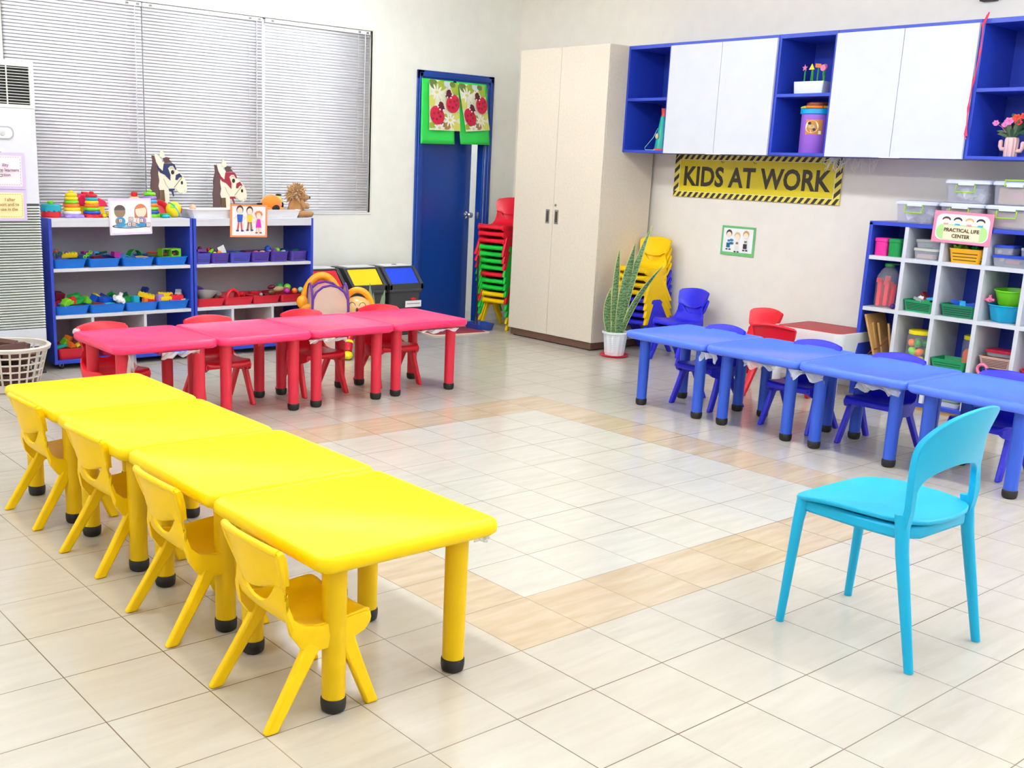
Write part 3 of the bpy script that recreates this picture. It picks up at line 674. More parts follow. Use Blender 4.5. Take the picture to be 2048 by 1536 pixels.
def fill(items, cx, cy, z0, w, where, group, seed=0, base=True):
    rr = random.Random(seed); n = len(items)
    for k, it in enumerate(items):
        c_, kd = it[0], it[1]
        s_ = it[2] if len(it) > 2 else 1
        row = k % 2; fx = ((k + .5) / n - .5) * w * .80
        x = cx + fx; y = cy + (-.055 + .09 * row) + rr.uniform(-.015, .015); z = z0 + .030 + rr.uniform(0, .016) + .012 * row
        toy(kd, c_, (x, y, z), (rr.uniform(-18, 18), rr.uniform(-22, 22), rr.uniform(-60, 60)), s_, where, group=group)
TZ = .686
def trayrow(xs, z, m, d, h, labs, group, name='toy_tray', slots=False, cat='tray', y=5.205, ms=None):
    out = []
    for k, (a, c) in enumerate(xs):
        out.append(tray(ms[k] if ms else m, c - a, d, h, labs[k], ((a + c) / 2, y, z), group, name, rot=(0, .8, -.6, .5, 0, 3)[k % 6], slots=slots, cat=cat))
    return out
g = 'blue trays on the upper board of the left shelf'
trayrow([(.37, .604), (.612, .842), (.85, 1.092), (1.10, 1.345)], .686, TBL, .33, .06, ['blue tray of linking beads, leftmost on the upper board of the left shelf', 'blue tray of green and purple pieces, second on the upper board',
        'blue tray with a green curved track, third on the upper board of the left shelf', 'blue tray with a green box, rightmost on the upper board of the left shelf'], g)
fill([('dark green', 'chain link'), ('orange', 'chain link'), ('purple', 'chain link'), ('sky blue', 'chain link'), ('yellow', 'long brick'), ('lime', 'chain link'), ('maroon', 'ball', .5)], .487, 5.19, .686 + .03, .22, 'in the tray of linking beads on the left shelf', 'linking beads in a blue tray', 1)
fill([('lime', 'chain link', 1.1), ('magenta', 'slab'), ('maroon', 'slab'), ('sky blue', 'slab', .8), ('purple', 'flat plate'), ('dark green', 'slab', .9), ('navy', 'flat plate', .8)], .727, 5.19, .686 + .022, .22, 'in the second blue tray of the upper board', 'flat toy pieces in a blue tray', 2)
toy('block', 'magenta', (.835, 5.13, .735), (0, 4, 10), 1.1, label='magenta square block between the second and third upper blue trays', group='flat toy pieces in a blue tray')
toy('curved track', 'green', (.985, 5.16, .742), (0, 0, 15), 1.05, label='green curved track piece standing in the third upper blue tray')
toy('curved track', 'sky blue', (.905, 5.10, .722), (0, 0, -10), .7, label='sky blue curved piece at the front of the third upper blue tray')
toy('flat plate', 'beige', (1.01, 5.09, .738), (6, 0, 0), .9, label='beige flat disc at the front rim of the third upper blue tray')
toy('flat plate', 'navy', (1.055, 5.22, .74), (0, 0, 0), 1, label='navy flat disc at the back of the third upper blue tray')
for k, c_ in enumerate(('brown', 'yellow', 'beige', 'orange')): toy('flat plate', c_, (1.135, 5.19, .728 + .012 * k), (0, 0, 0), .85, label=c_ + ' disc in the disc pile of the rightmost upper blue tray', group='pile of discs in a blue tray')
r = thing('toy_box', 'lime green open toy box with cut-out sides in rightmost upper blue tray', 'toy', (1.24, 5.14, .738), rad(6))
b = MB()
for q in ((-.075, .075, -.035, .035, 0, .004), (-.075, .075, -.035, .035, .056, .06), (-.075, -.071, -.035, .035, 0, .06), (.071, .075, -.035, .035, 0, .06), (-.004, 0, -.035, .035, 0, .06)): b.box(*q)
b.prism([(0, .0), (.075, 0), (.075, .06), (0, .06), (0, .045), (.02, .045), (.03, .05), (.045, .047), (.058, .035), (.056, .012), (.015, .01), (.01, .02), (0, .02)], -.036, -.033)
b.build('box_shell', pc('lime'), r, smooth=0)
b = MB(); b.ell((.036, 0, .02), (.02, .02, .016)); b.ell((-.04, 0, .018), (.024, .02, .014)); b.build('figure', P('brownish_toy', (120, 64, 40), .4), r)
g = 'blue trays on the middle board of the left shelf'
trayrow([(.366, .612), (.604, .872), (.866, 1.115), (1.105, 1.35)], .371, TBL, .33, .062, ['blue tray with red and green blocks, leftmost on the middle board', 'blue tray with a white bumpy connector, second on the middle board',
        'blue tray with a yellow and green brick pile, third on the middle board', 'blue tray with yellow long bricks, rightmost on the middle board of the left shelf'], g)
W1, W2, W3, W4 = 'in the leftmost middle-board tray', 'in the tray with the white connector', 'in the third middle-board tray', 'in the rightmost middle-board tray'
G1 = 'toy blocks in the middle blue trays'
for (kd, c_, x, y, z, rt, s_, wh) in (('block', 'maroon', .44, 5.22, .44, (10, 8, 10), 1.4, W1), ('cylinder', 'red', .475, 5.15, .435, (70, 10, 40), 1.3, W1), ('cylinder', 'green', .515, 5.19, .455, (75, 0, 60), 1.4, W1), ('slab', 'green', .555, 5.13, .44, (25, -25, 30), 1.1, W1),
        ('toy car', 'lime', .465, 5.085, .428, (10, -12, 25), 1.0, W1), ('slab', 'navy', .58, 5.2, .44, (10, 30, 70), 1.0, W1), ('slab', 'black', .53, 5.08, .418, (0, 0, 5), 1.0, W1), ('bumpy connector', 'blue', .435, 5.09, .42, (0, 0, 5), .8, W1), ('slab', 'red', .40, 5.12, .425, (0, -20, 15), 1, W1),
        ('wedge', 'lime', .635, 5.14, .43, (0, 10, 20), 1.0, W2), ('block', 'blue', .675, 5.15, .43, (15, 20, 30), 1.1, W2), ('block', 'yellow', .70, 5.21, .45, (20, 30, 20), .8, W2), ('brick', 'blue', .745, 5.11, .435, (10, 5, 25), 1.2, W2), ('slab', 'maroon', .68, 5.08, .424, (0, 8, -10), .9, W2),
        ('bumpy connector', 'white', .815, 5.075, .43, (20, 10, 30), 1.15, W2), ('slab', 'navy', .775, 5.21, .45, (25, 25, 50), 1, W2), ('slab', 'green', .84, 5.2, .455, (-40, 30, 30), 1, W2), ('slab', 'turquoise', .75, 5.075, .421, (0, 0, 5), .8, W2),
        ('slab', 'dark green', .90, 5.2, .45, (30, -20, -20), 1, W3), ('brick', 'green', .905, 5.13, .43, (0, 0, 12), 1.1, W3), ('block', 'turquoise', .955, 5.10, .428, (0, 0, 10), .9, W3), ('brick', 'lime', .965, 5.15, .438, (0, 5, -10), .9, W3), ('long brick', 'yellow', 1.045, 5.12, .455, (10, 14, -20), 1.0, W3),
        ('block', 'orange', 1.02, 5.08, .425, (0, 0, 20), .6, W3), ('slab', 'red', 1.075, 5.10, .428, (0, 0, 15), .8, W3), ('slab', 'navy', 1.065, 5.2, .465, (0, -50, 30), 1.1, W3),
        ('block', 'lilac', 1.135, 5.09, .43, (0, 0, 12), .9, W4), ('long brick', 'yellow', 1.19, 5.09, .43, (0, 2, 6), 1.0, W4), ('brick', 'red', 1.265, 5.09, .43, (0, 0, -10), 1.2, W4), ('slab', 'magenta', 1.235, 5.075, .42, (0, 0, 8), .8, W4), ('toy car', 'grey', 1.30, 5.13, .45, (0, 10, 60), 1, W4), ('slab', 'cream', 1.315, 5.08, .425, (0, 0, 60), .6, W4)):
    toy(kd, c_, (x, y, z), rt, s_ * 1.15, wh, group=G1)
toy('long brick', 'yellow', (1.20, 5.14, .455), (0, 2, -10), 1.05, W4, label='upper yellow long brick lying behind on the rightmost middle-board tray', group=G1)
# bottom compartments
tray(TRD, .26, .33, .075, 'red tray of blocks at the bottom left of the left shelf', (.50, 5.20, .067), 'bottom trays of the shelves')
tray(TBL, .26, .33, .065, 'blue tray at the bottom right of the left shelf, behind the red tables', (1.20, 5.20, .067), 'bottom trays of the shelves')
tray(TRD, .26, .30, .065, 'red tray in the bottom middle compartment of the left shelf', (.81, 5.20, .067), 'bottom trays of the shelves')
for (kd, c_, x, y, z, rt) in (('slab', 'teal', .42, 5.12, .14, (0, -10, 10)), ('block', 'lime', .45, 5.15, .15, (20, 30, 20)), ('wedge', 'orange', .50, 5.12, .14, (10, 0, 30)), ('slab', 'yellow', .56, 5.13, .15, (-10, -25, 20)), ('block', 'orange', .50, 5.22, .16, (20, 10, 50)), ('block', 'red', .60, 5.13, .14, (0, 20, 10))):
    toy(kd, c_, (x, y, z), rt, 1, 'in the bottom red tray of the left shelf', group='blocks in the bottom red tray')
tray(pc('orange'), .26, .28, .065, 'orange tray in the bottom middle compartment of the right shelf', (1.86, 5.18, .067), 'bottom trays of the shelves')
tray(TRD, .22, .28, .06, 'red tray in the bottom right compartment of the right shelf', (2.2, 5.18, .067), 'bottom trays of the shelves')
toy('cup', 'mint', (1.55, 5.10, .067), (0, 0, 0), 1.6, label='mint cup in the bottom left compartment of the right shelf')
# purple baskets
px = [(1.403, 1.54), (1.535, 1.688), (1.69, 1.87), (1.866, 2.03), (2.035, 2.19), (2.20, 2.358)]
pl = ['indigo basket at the far left of the right shelf, holding dark pieces', 'purple basket with yellow and orange pieces, second from the left', 'indigo slotted basket, third from the left on the right shelf',
      'purple slotted basket with pink shells, fourth from the left', 'purple basket with a green egg, fifth from the left', 'purple slotted basket tilted at the right end of the board']
trayrow(px, .686, TPU, .20, .078, pl, 'purple and indigo baskets on the right shelf', 'slotted_basket', True, 'basket', 5.155, [TPB, TPU, TPB, TPU, TPU, TPU])
fill([('purple', 'slab'), ('maroon', 'ball', .6)], 1.47, 5.13, .735, .1, 'in the leftmost indigo basket', 'pieces in the purple baskets', 3)
for (kd, c_, x, y, z, rt, s_, wh) in (('vegetable', 'lime', 1.545, 5.14, .745, (20, 40, 0), .9, 'in the second purple basket'), ('ball', 'yellow', 1.57, 5.08, .74, (0, 0, 0), .6, 'in the second purple basket'), ('ball', 'orange', 1.61, 5.085, .742, (0, 0, 0), .7, 'in the second purple basket'), ('ball', 'red', 1.56, 5.16, .765, (0, 0, 0), .6, 'in the second purple basket'), ('block', 'purple', 1.60, 5.19, .755, (0, 20, 20), .7, 'in the second purple basket'),
        ('card', 'white', 1.655, 5.09, .735, (-10, -20, 10), 1, 'leaning in the second purple basket'), ('slab', 'dark green', 1.72, 5.12, .745, (10, 0, 10), .9, 'in the third indigo basket'), ('slab', 'green', 1.80, 5.12, .742, (10, 10, -10), .9, 'in the third indigo basket'), ('slab', 'maroon', 1.88, 5.13, .748, (5, 5, 5), 1, 'in the fourth purple basket'),
        ('egg', 'pink', 1.915, 5.13, .747, (80, 0, 30), .9, 'in the fourth purple basket'), ('egg', 'peach', 1.965, 5.13, .747, (80, 0, 60), .9, 'in the fourth purple basket'), ('egg', 'lilac', 2.025, 5.13, .747, (80, 0, 80), 1, 'between the fourth and fifth purple baskets'), ('ball', 'blue', 2.06, 5.16, .75, (0, 0, 0), 1, 'in the fifth purple basket'),
        ('ball', 'purple', 2.08, 5.10, .738, (0, 0, 0), .9, 'in the fifth purple basket'), ('egg', 'lime', 2.11, 5.16, .755, (70, 0, 20), 1.1, 'in the fifth purple basket'), ('egg', 'mint', 2.15, 5.13, .747, (80, 0, 70), .9, 'in the fifth purple basket'), ('slab', 'navy', 2.22, 5.15, .757, (10, 0, 0), 1, 'in the rightmost purple basket'), ('slab', 'dark green', 2.28, 5.15, .753, (5, 0, 0), 1, 'in the rightmost purple basket')):
    toy(kd, c_, (x, y, z), rt, s_, wh, group='pieces in the purple baskets')
# red trays
trayrow([(1.405, 1.645), (1.625, 1.885), (1.87, 2.118), (2.108, 2.355)], .371, TRD, .32, .062, ['red tray with a grey bowl, leftmost on the right shelf', 'red tray with a big red ring handle, second on the right shelf',
        'red tray, third on the right shelf, with a few small pieces', 'red tray of toy fruit, rightmost on the right shelf'], 'red trays on the middle board of the right shelf')
WR = 'in the leftmost red tray'
for (kd, c_, x, y, z, rt, s_, wh) in (('bowl', 'grey', 1.50, 5.11, .415, (-12, 6, 0), 1.35, WR), ('bowl', 'purple', 1.44, 5.16, .45, (-14, 8, 0), 1.0, WR), ('ball', 'magenta', 1.43, 5.2, .465, (0, 0, 0), 1.1, WR), ('wedge', 'dark green', 1.49, 5.2, .49, (0, -10, 0), 1, 'standing behind the grey bowl'), ('cup', 'grey', 1.60, 5.13, .432, (40, 10, 0), .8, WR),
        ('handle', 'red', 1.72, 5.09, .43, (0, 0, 10), 1.15, 'at the front of the second red tray'), ('cylinder', 'red', 1.79, 5.14, .44, (80, 20, 40), 1, 'in the second red tray'), ('slab', 'red', 1.93, 5.15, .44, (0, 0, 10), 1, 'in the third red tray'), ('ball', 'grey', 1.96, 5.09, .425, (0, 0, 0), .5, 'in the third red tray'), ('slab', 'maroon', 2.02, 5.1, .428, (0, 0, 10), .9, 'in the third red tray'),
        ('vegetable', 'maroon', 2.07, 5.19, .475, (80, 10, 60), 1, 'in the toy fruit tray'), ('vegetable', 'beige', 2.11, 5.16, .462, (85, 0, 80), 1.3, 'in the toy fruit tray'), ('vegetable', 'brown', 2.09, 5.12, .445, (85, 0, -60), 1.2, 'in the toy fruit tray'), ('ball', 'green', 2.17, 5.17, .455, (0, 0, 0), 1.1, 'in the toy fruit tray'), ('ball', 'magenta', 2.18, 5.08, .432, (0, 0, 0), 1, 'in the toy fruit tray'),
        ('ball', 'lime', 2.215, 5.13, .45, (0, 0, 0), 1.1, 'in the toy fruit tray'), ('ball', 'orange', 2.25, 5.08, .432, (0, 0, 0), .9, 'in the toy fruit tray'), ('ball', 'mint', 2.305, 5.08, .436, (0, 0, 0), .9, 'in the toy fruit tray')):
    toy(kd, c_, (x, y, z), rt, s_, wh, group='pieces in the red trays')

# ------------------------------------------------------------------ on top of the shelves (z 1.016)
ZT = 1.016
r = thing('shape_sorter', 'round turquoise and red shape sorter drum with lime knob', 'toy', (.425, 5.20, ZT))
def scal(r0, a, n, z, amp): return [((r0 + amp * cos(a_ * n)) * cos(a_), (r0 + amp * cos(a_ * n)) * sin(a_), z) for a_ in [2 * pi * k / 64 for k in range(64)]]
b = MB(); b.lathe([(.058, 0), (.064, .006), (.064, .045)], seg=32); b.build('lower_drum', pc('red'), r)
b = MB(); b.loft([[( .0665 * cos(a), .0665 * sin(a), .042 + .005 * cos(12 * a)) for a in [2 * pi * k / 72 for k in range(72)]], [(.0665 * cos(a), .0665 * sin(a), .078) for a in [2 * pi * k / 72 for k in range(72)]], [(.060 * cos(a), .060 * sin(a), .086) for a in [2 * pi * k / 72 for k in range(72)]]]); b.build('upper_drum', pc('turquoise'), r)
b = MB(); b.lathe([(.016, .086), (.020, .092), (.020, .104), (.014, .108)], seg=16); b.build('knob', pc('lime'), r)
def ringtower(x, y, cols, base, label, s=1, bm_='lilac'):
    r = thing('stacking_ring_tower', label, 'toy', (x, y, ZT), 0, 'stacking ring towers')
    b = MB(); b.loft([[( (.078 + .008 * cos(8 * a)) * s * f * cos(a), (.078 + .008 * cos(8 * a)) * s * f * sin(a), z) for a in [2 * pi * k / 64 for k in range(64)]] for f, z in ((.95, 0), (1, .006), (.95, .016), (.7, .024))]); b.build('base', pc(bm_), r)
    z = .032
    for k, c_ in enumerate(cols):
        R_ = (.048 - .0042 * k) * s; t = .0125 * s; q = MB(); q.tube([((R_) * cos(2 * pi * j / 28), R_ * sin(2 * pi * j / 28), z) for j in range(28)], t, 10, closed=True); q.lathe([(R_, -t * .6), (R_, t * .6)], (0, 0, z), 20); q.build('ring', pc(c_), r); z += t * 1.85
    b = MB(); b.lathe([(.016, 0), (.018, .006), (.010, .014)], (0, 0, z - .008), 14); b.build('top_knob', pc(cols[-1]), r)
ringtower(.560, 5.18, ['white', 'yellow', 'orange', 'lime', 'yellow', 'yellow'], 0, 'stacking ring tower with broad lilac base, left of the other towers', 1.02)
ringtower(.708, 5.20, ['blue', 'lime', 'orange', 'yellow', 'turquoise', 'red'], 0, 'stacking ring tower with blue lowest ring and red tip', .98, 'red')
ringtower(1.145, 5.235, ['blue', 'lime', 'orange', 'sky blue', 'lilac', 'lime'], 0, 'stacking ring tower behind the card with two children', 1.1, 'lime')
r = thing('toy_barn', 'red plastic toy playhouse behind the stacking towers', 'toy', (.715, 5.34, ZT))
b = MB(); b.prism([(-.12, 0), (.12, 0), (.12, .075), (-.12, .075)], -.05, .05); b.build('wall', pc('yellow'), r, bevel=.004)
b = MB(); b.prism([(-.14, .07), (.14, .07), (.125, .105), (.06, .135), (.05, .15), (-.05, .15), (-.06, .135), (-.125, .105)], -.058, .058); b.build('roof', P('hot_pink_plastic', (232, 30, 84), .35), r, bevel=.006)
b = MB(); b.box(-.02, .02, -.02, .02, .15, .165); b.build('chimney', pc('red'), r, bevel=.004)
r = thing('toy_beehive', 'small yellow and brown striped toy beside the children card', 'toy', (.80, 5.13, ZT))
b = MB(); b.ell((0, 0, .024), (.024, .02, .024)); b.ell((-.03, 0, .014), (.018, .016, .014)); b.build('body', pc('yellow'), r)
b = MB()
for z in (.012, .026, .038): b.tube([(.0245 * cos(a * pi / 8) * (1 - abs(z - .024) * 18), .0205 * sin(a * pi / 8) * (1 - abs(z - .024) * 18), z) for a in range(16)], .003, 6, closed=True)
b.build('stripe', pc('brown'), r)
r = thing('toy_teapot', 'small cream toy pot with red lid knob behind the children card', 'toy', (1.045, 5.27, ZT))
b = MB(); b.lathe([(.04, 0), (.055, .03), (.055, .09), (.035, .12)], seg=24); b.build('body', pc('cream'), r)
b = MB(); b.lathe([(.046, .115), (.050, .122), (.018, .14)], seg=24, mi=0); b.build('lid', P('pale_yellow_plastic', (250, 226, 150), .35), r)
b = MB(); b.lathe([(.018, .138), (.022, .145), (.022, .168), (.016, .172)], seg=16); b.build('lid_knob', pc('red'), r)
# activity ball
ab = thing('activity_ball', 'yellow toy ball with lime dot and turquoise bands on the left shelf', 'ball', (1.292, 5.16, ZT))
b = MB(); b.ell((0, 0, .056), .056, seg=28, rings=16); b.build('ball_shell', pc('yellow'), ab)
for c_, dirv, r0 in (('lime', (-.45, -.7, .5), .020), ('red', (.85, -.5, -.1), .022)):
    d = Vector(dirv).normalized(); q = MB(); q.T = Matrix.Translation(Vector((0, 0, .056)) + d * .0525) @ d.to_track_quat('Z', 'Y').to_matrix().to_4x4(); q.lathe([(r0, 0), (r0 * .9, .0035), (.002, .005)], seg=20); q.build('dot', pc(c_), ab)
q = MB(); q.T = Matrix.Translation((0, 0, .056)) @ Matrix.Rotation(rad(55), 4, 'Y'); q.tube([(.0565 * cos(a * pi / 20), .0565 * sin(a * pi / 20), 0) for a in range(40)], .0045, 6, closed=True); q.build('band', pc('turquoise'), ab)
r = thing('toy_bowl', 'red plastic toy bowl leaning behind the yellow ball', 'bowl', (1.235, 5.30, ZT + .028)); r.rotation_euler.x = rad(60)
b = MB(); b.lathe([(.03, 0), (.06, .012), (.075, .04), (.078, .046), (.07, .042), (.05, .016), (.02, .008)], seg=28); b.build('bowl_shell', pc('red'), r)
r = thing('toy_pieces', 'green and sky blue toy pieces lying beside the yellow ball', 'toy', (1.20, 5.12, ZT))
b = MB(); b.box(-.02, .035, -.02, .03, 0, .03); b.build('green_piece', pc('green'), r, bevel=.004)
b = MB(); b.ell((.0, -.03, .012), (.03, .014, .012)); b.build('blue_piece', pc('turquoise'), r)
# cards hanging on the shelf fronts
SK = [ink('skin_light', (250, 226, 200)), ink('skin_dark', (150, 126, 104))]
LIL = mat('lilac_border_paper', (226, 214, 240), .55)
r = sheet('picture_sign', 'laminated card of two children with letter blocks on the left shelf', 'sign', (.908, 5.0215, 1.030), 0, rad(-1.5))
cd = Card(); W, H = .305, .245
cd.rect(-.14, .143, -.108, .108, 1)
cd.el(-.0, -.063, .135, .017, 2, 24); cd.el(0, -.063, .12, .012, 3, 24)
for (x, hair, skin, top) in ((-.075, 4, 5, 6), (.075, 7, 8, 9)):
    if hair == 7: cd.el(x, .035, .046, .05, 7, 20); cd.rect(x - .046, x + .046, -.01, .03, 7)
    cd.el(x, .035, .04, .042, skin, 20)
    if hair == 4: cd.el(x, .045, .04, .035, 4, 20, 0, 180)
    else: cd.el(x, .05, .040, .03, 7, 20, 20, 180)
    cd.el(x, -.03, .036, .03, top, 18); cd.el(x + (.0), -.057, .034, .015, 6, 14); cd.el(x - .02, -.03, .013, .02, skin, 12)
for (x, z, s_) in ((-.075, -.026, .013), (.0, -.018, .015), (-.012, -.052, .014), (.018, -.052, .014), (.075, -.028, .014), (.122, -.058, .015)):
    cd.rect(x - s_, x + s_, z - s_, z + s_, 2); cd.rect(x - s_ * .82, x + s_ * .82, z - s_ * .82, z + s_ * .82, 10)
cardobj(cd, 'card', [LIL, PAPER, ink('brown_outline', (96, 66, 70)), ink('pale_blue', (150, 200, 225)), ink('hair_grey', (86, 78, 76)), SK[1], ink('jeans_blue', (60, 150, 205)), ink('hair_ginger', (196, 116, 76)), SK[0], ink('mauve', (176, 140, 190)), ink('block_cream', (240, 236, 226))], r, W, H)
for (x, z, c_) in ((-.075, -.026, 'A'), (.0, -.018, 'C'), (-.012, -.052, 'A'), (.018, -.052, 'B'), (.075, -.028, 'L'), (.122, -.058, 'C')): text(c_, .02, ink('violet', (110, 50, 110)), r, (x, -d0(cd), z - .007), name='letter')
def kid(cd, x, z, s, hair, shirt, pants, skin, shoes, dress=False, curly=False):
    cd.el(x, z + .075 * s, .030 * s, .034 * s, hair, 18)
    if curly:
        for a in range(0, 200, 40): cd.el(x + .03 * s * cos(rad(a)), z + (.08 + .02 * sin(rad(a))) * s, .012 * s, .012 * s, hair, 10)
    cd.el(x, z + .066 * s, .024 * s, .026 * s, skin, 18)
    cd.line((x - .02 * s, z + .03 * s), (x - .052 * s, z + .005 * s), .01 * s, skin); cd.line((x + .02 * s, z + .03 * s), (x + .052 * s, z + .005 * s), .01 * s, skin)
    if dress: cd.shape([(x - .015 * s, z + .035 * s), (x + .015 * s, z + .035 * s), (x + .03 * s, z - .04 * s), (x - .03 * s, z - .04 * s)], shirt)
    else: cd.shape([(x - .026 * s, z + .038 * s), (x + .026 * s, z + .038 * s), (x + .02 * s, z - .02 * s), (x - .02 * s, z - .02 * s)], shirt)
    z1 = z - (.04 if dress else .02) * s; z2 = z - .082 * s
    for sx in (-1, 1): cd.line((x + sx * .010 * s, z1), (x + sx * .018 * s, z2), .015 * s, pants); cd.el(x + sx * .021 * s, z2 - .004 * s, .014 * s, .007 * s, shoes, 10)
r = sheet('picture_sign', 'orange-bordered card of three playing children on the right shelf', 'sign', (1.822, 5.0215, .997), 0, rad(1))
cd = Card(); cd.rect(-.138, .138, -.106, .106, 1)
kid(cd, -.075, .01, .95, 2, 3, 4, 9, 5); kid(cd, .005, .01, .9, 2, 6, 7, 9, 5); kid(cd, .078, -.015, .82, 8, 10, 9, 9, 7, True, True)
cardobj(cd, 'card', [mat('orange_border_paper', (242, 142, 84), .55), PAPER, ink('hair_dark', (60, 44, 44)), ink('shirt_blue', (34, 92, 190)), ink('trousers_coral', (206, 92, 92)), ink('shoe_navy', (60, 70, 120)), ink('shirt_yellow', (240, 204, 60)), ink('shorts_brown', (150, 98, 60)), ink('hair_orange', (226, 128, 84)), SK[0], ink('dress_magenta', (220, 50, 190))], r, .308, .238)
# horse heads
def horse(ox, brid, label, hgt):
    r = thing('horse_head_cutout', label, 'toy horse', (ox, 5.405, ZT), 0, 'painted horse head cutouts'); K = .00070
    def Z(pts): return [((x - 1045) * K, (790 - y) * K * .985 + hgt) for x, y in pts]
    CR = mat('horse_cream', (238, 232, 206), .6); BR = mat('horse_mane_brown', (92, 66, 66), .7); BM = mat('bridle_' + brid, {'red': (150, 28, 54), 'navy': (34, 44, 92)}[brid], .6); BL = mat('horse_black', (34, 30, 24), .5)
    def pr(name, polys, m, y0, y1, par=r):
        b = MB()
        for p_ in polys: b.prism(Z(p_), y0, y1)
        return b.build(name, m, par, smooth=0)
    head = [(925, 330), (1000, 300), (1085, 310), (1120, 360), (1150, 400), (1190, 430), (1225, 478), (1246, 520), (1252, 580), (1240, 622), (1205, 640), (1150, 618), (1100, 590), (1052, 592), (1046, 640), (1046, 800), (925, 800), (915, 600), (905, 420)]
    if hgt > .02: head[-6:-3] = [(1046, 640), (1046, 790 + hgt / K), (925, 790 + hgt / K)]; 
    pr('head', [[(x, min(y, 790 + hgt / K)) for x, y in head]], CR, -.004, .004)
    pr('mane', [[(862, 245), (890, 250), (908, 300), (935, 360), (925, 430), (937, 500), (925, 560), (937, 600), (925, 718), (840, 705), (846, 640), (838, 560), (850, 480), (846, 420), (870, 320)], [(985, 272), (1020, 255), (1070, 265), (1050, 280), (1085, 312), (1000, 322)]], BR, -.0065, .003)
    pr('ear', [[(885, 232), (915, 230), (950, 262), (985, 330), (975, 400), (940, 370), (905, 310)], [(960, 180), (1000, 215), (1000, 262), (970, 268), (945, 250)]], CR, -.009, .002)
    pr('bridle', [[(992, 325), (1082, 318), (1110, 330), (1132, 384), (1118, 386), (1095, 345), (1060, 347), (1036, 372), (1062, 440), (1060, 500), (1000, 440), (950, 420), (903, 352), (918, 352), (978, 402)], [(1118, 490), (1125, 440), (1165, 420), (1196, 458), (1160, 466), (1140, 492)],
                  [(1040, 585), (1110, 583), (1098, 605), (1085, 600), (1100, 655), (1088, 668), (1070, 615), (1046, 612)]], BM, -.008, -.004)
    pr('eye', [[(1088 + 17 * cos(a), 412 + 23 * sin(a)) for a in [2 * pi * k / 14 for k in range(14)]], [(1191 + 11 * cos(a), 520 + 19 * sin(a)) for a in [2 * pi * k / 12 for k in range(12)]]], BL, -.0085, -.004)
    b = MB(); zz = lambda x, y: ((x - 1045) * K, -.006, (790 - y) * K * .985 + hgt)
    b.tube([zz(1194, 462), zz(1100, 572)], .0016, 6)
    for pa in (((985, 480), (1010, 540), (1040, 580)), ((1120, 585), (1165, 640), (1195, 620)), ((1230, 602), (1215, 612), (1232, 618)), ((1058, 372), (1080, 365), (1100, 372))): b.tube([zz(*q) for q in pa], .0009, 5)
    b.build('painted_line', mat('horse_line_brown', (96, 74, 50), .6), r)
    pr('holder', [[(932, 600), (985, 598), (992, 720), (932, 716)]], mat('holder_brown', (98, 74, 48), .6), -.012, -.004)
horse(1.870, 'red', 'flat horse head with red bridle, right of the other', 0)
horse(1.372, 'navy', 'flat horse head with navy bridle behind the left shelf', .052)
# white trays on top
def bigtray(x, y, w, d, label, rz):
    o = tray(WPL, w, d, .062, label, (x, y, ZT), 'white trays on the right shelf', 'storage_tray', rz)
    return o
bigtray(1.60, 5.19, .43, .28, 'white storage tray behind the card of three children, at the shelf middle', -2)
bigtray(2.10, 5.19, .40, .28, 'white storage tray in front of the orange plush toy', 2)
toy('ball', 'peach', (1.475, 5.23, ZT + .04), (0, 0, 0), 1.0, label='peach toy in the white tray near the yellow ball')
toy('slab', 'maroon', (1.56, 5.12, ZT + .035), (0, 0, 5), 1, label='maroon slab in the white tray near the yellow ball')
toy('slab', 'yellow', (1.805, 5.05, ZT + .001), (0, -90, 0), .7, label='yellow piece between the white trays on the right shelf')
OP = mat('orange_plush', (250, 128, 20), .9, bump=.6, bscale=300, sheen=.5); YP = mat('neon_yellow_plush', (226, 240, 30), .9, bump=.6, bscale=300, sheen=.5); BP = mat('black_plush', (26, 24, 26), .9)
r = thing('plush_toy', 'orange round plush toy with black nose in a white tray', 'plush toy', (2.125, 5.22, ZT + .022))
b = MB(); b.ell((0, 0, .075), (.085, .07, .072), seg=24, rings=14); b.build('body', OP, r)
b = MB(); b.ell((.005, -.062, .045), (.032, .022, .028)); b.ell((.085, -.02, .07), (.012, .012, .02)); b.ell((-.10, -.0, .075), (.03, .012, .008)); b.build('nose', BP, r)
b = MB(); b.ell((-.05, -.045, .03), (.03, .03, .024)); b.ell((.055, -.045, .03), (.03, .03, .024)); b.build('paw', OP, r)
r = thing('plush_toy', 'neon yellow plush toy between the orange plush and the lion', 'plush toy', (2.225, 5.31, ZT))
b = MB(); b.ell((0, 0, .085), (.055, .05, .075), seg=20); b.build('body', YP, r)
b = MB(); b.ell((.012, -.01, .163), (.028, .012, .007)); b.ell((.03, -.04, .045), (.01, .01, .01)); b.build('black_trim', BP, r)
# lion
LN = mat('lion_fur', (186, 134, 78), .95, bump=.8, bscale=250, var=.15, vscale=30, sheen=.6); MN = mat('lion_mane_fur', (196, 148, 84), .95, bump=.9, bscale=160, var=.3, vscale=40, sheen=.6)
r = thing('lion_plush', 'brown plush lion sitting at the right end of the right shelf', 'plush toy', (2.325, 5.19, ZT))
b = MB(); b.loft([[(cx + rx * cos(a), ry * sin(a), z) for a in [2 * pi * k / 20 for k in range(20)]] for cx, rx, ry, z in ((-.002, .05, .05, 0), (0, .068, .066, .02), (0, .066, .064, .06), (0, .055, .055, .10), (.005, .046, .048, .135), (.01, .04, .04, .155))]); b.build('body', LN, r)
b = MB(); b.ell((.022, 0, .172), (.060, .057, .057), seg=22, rings=12); b.ell((.078, -.002, .150), (.040, .034, .026), seg=18); b.ell((.07, 0, .135), (.03, .028, .018)); b.build('head', LN, r)
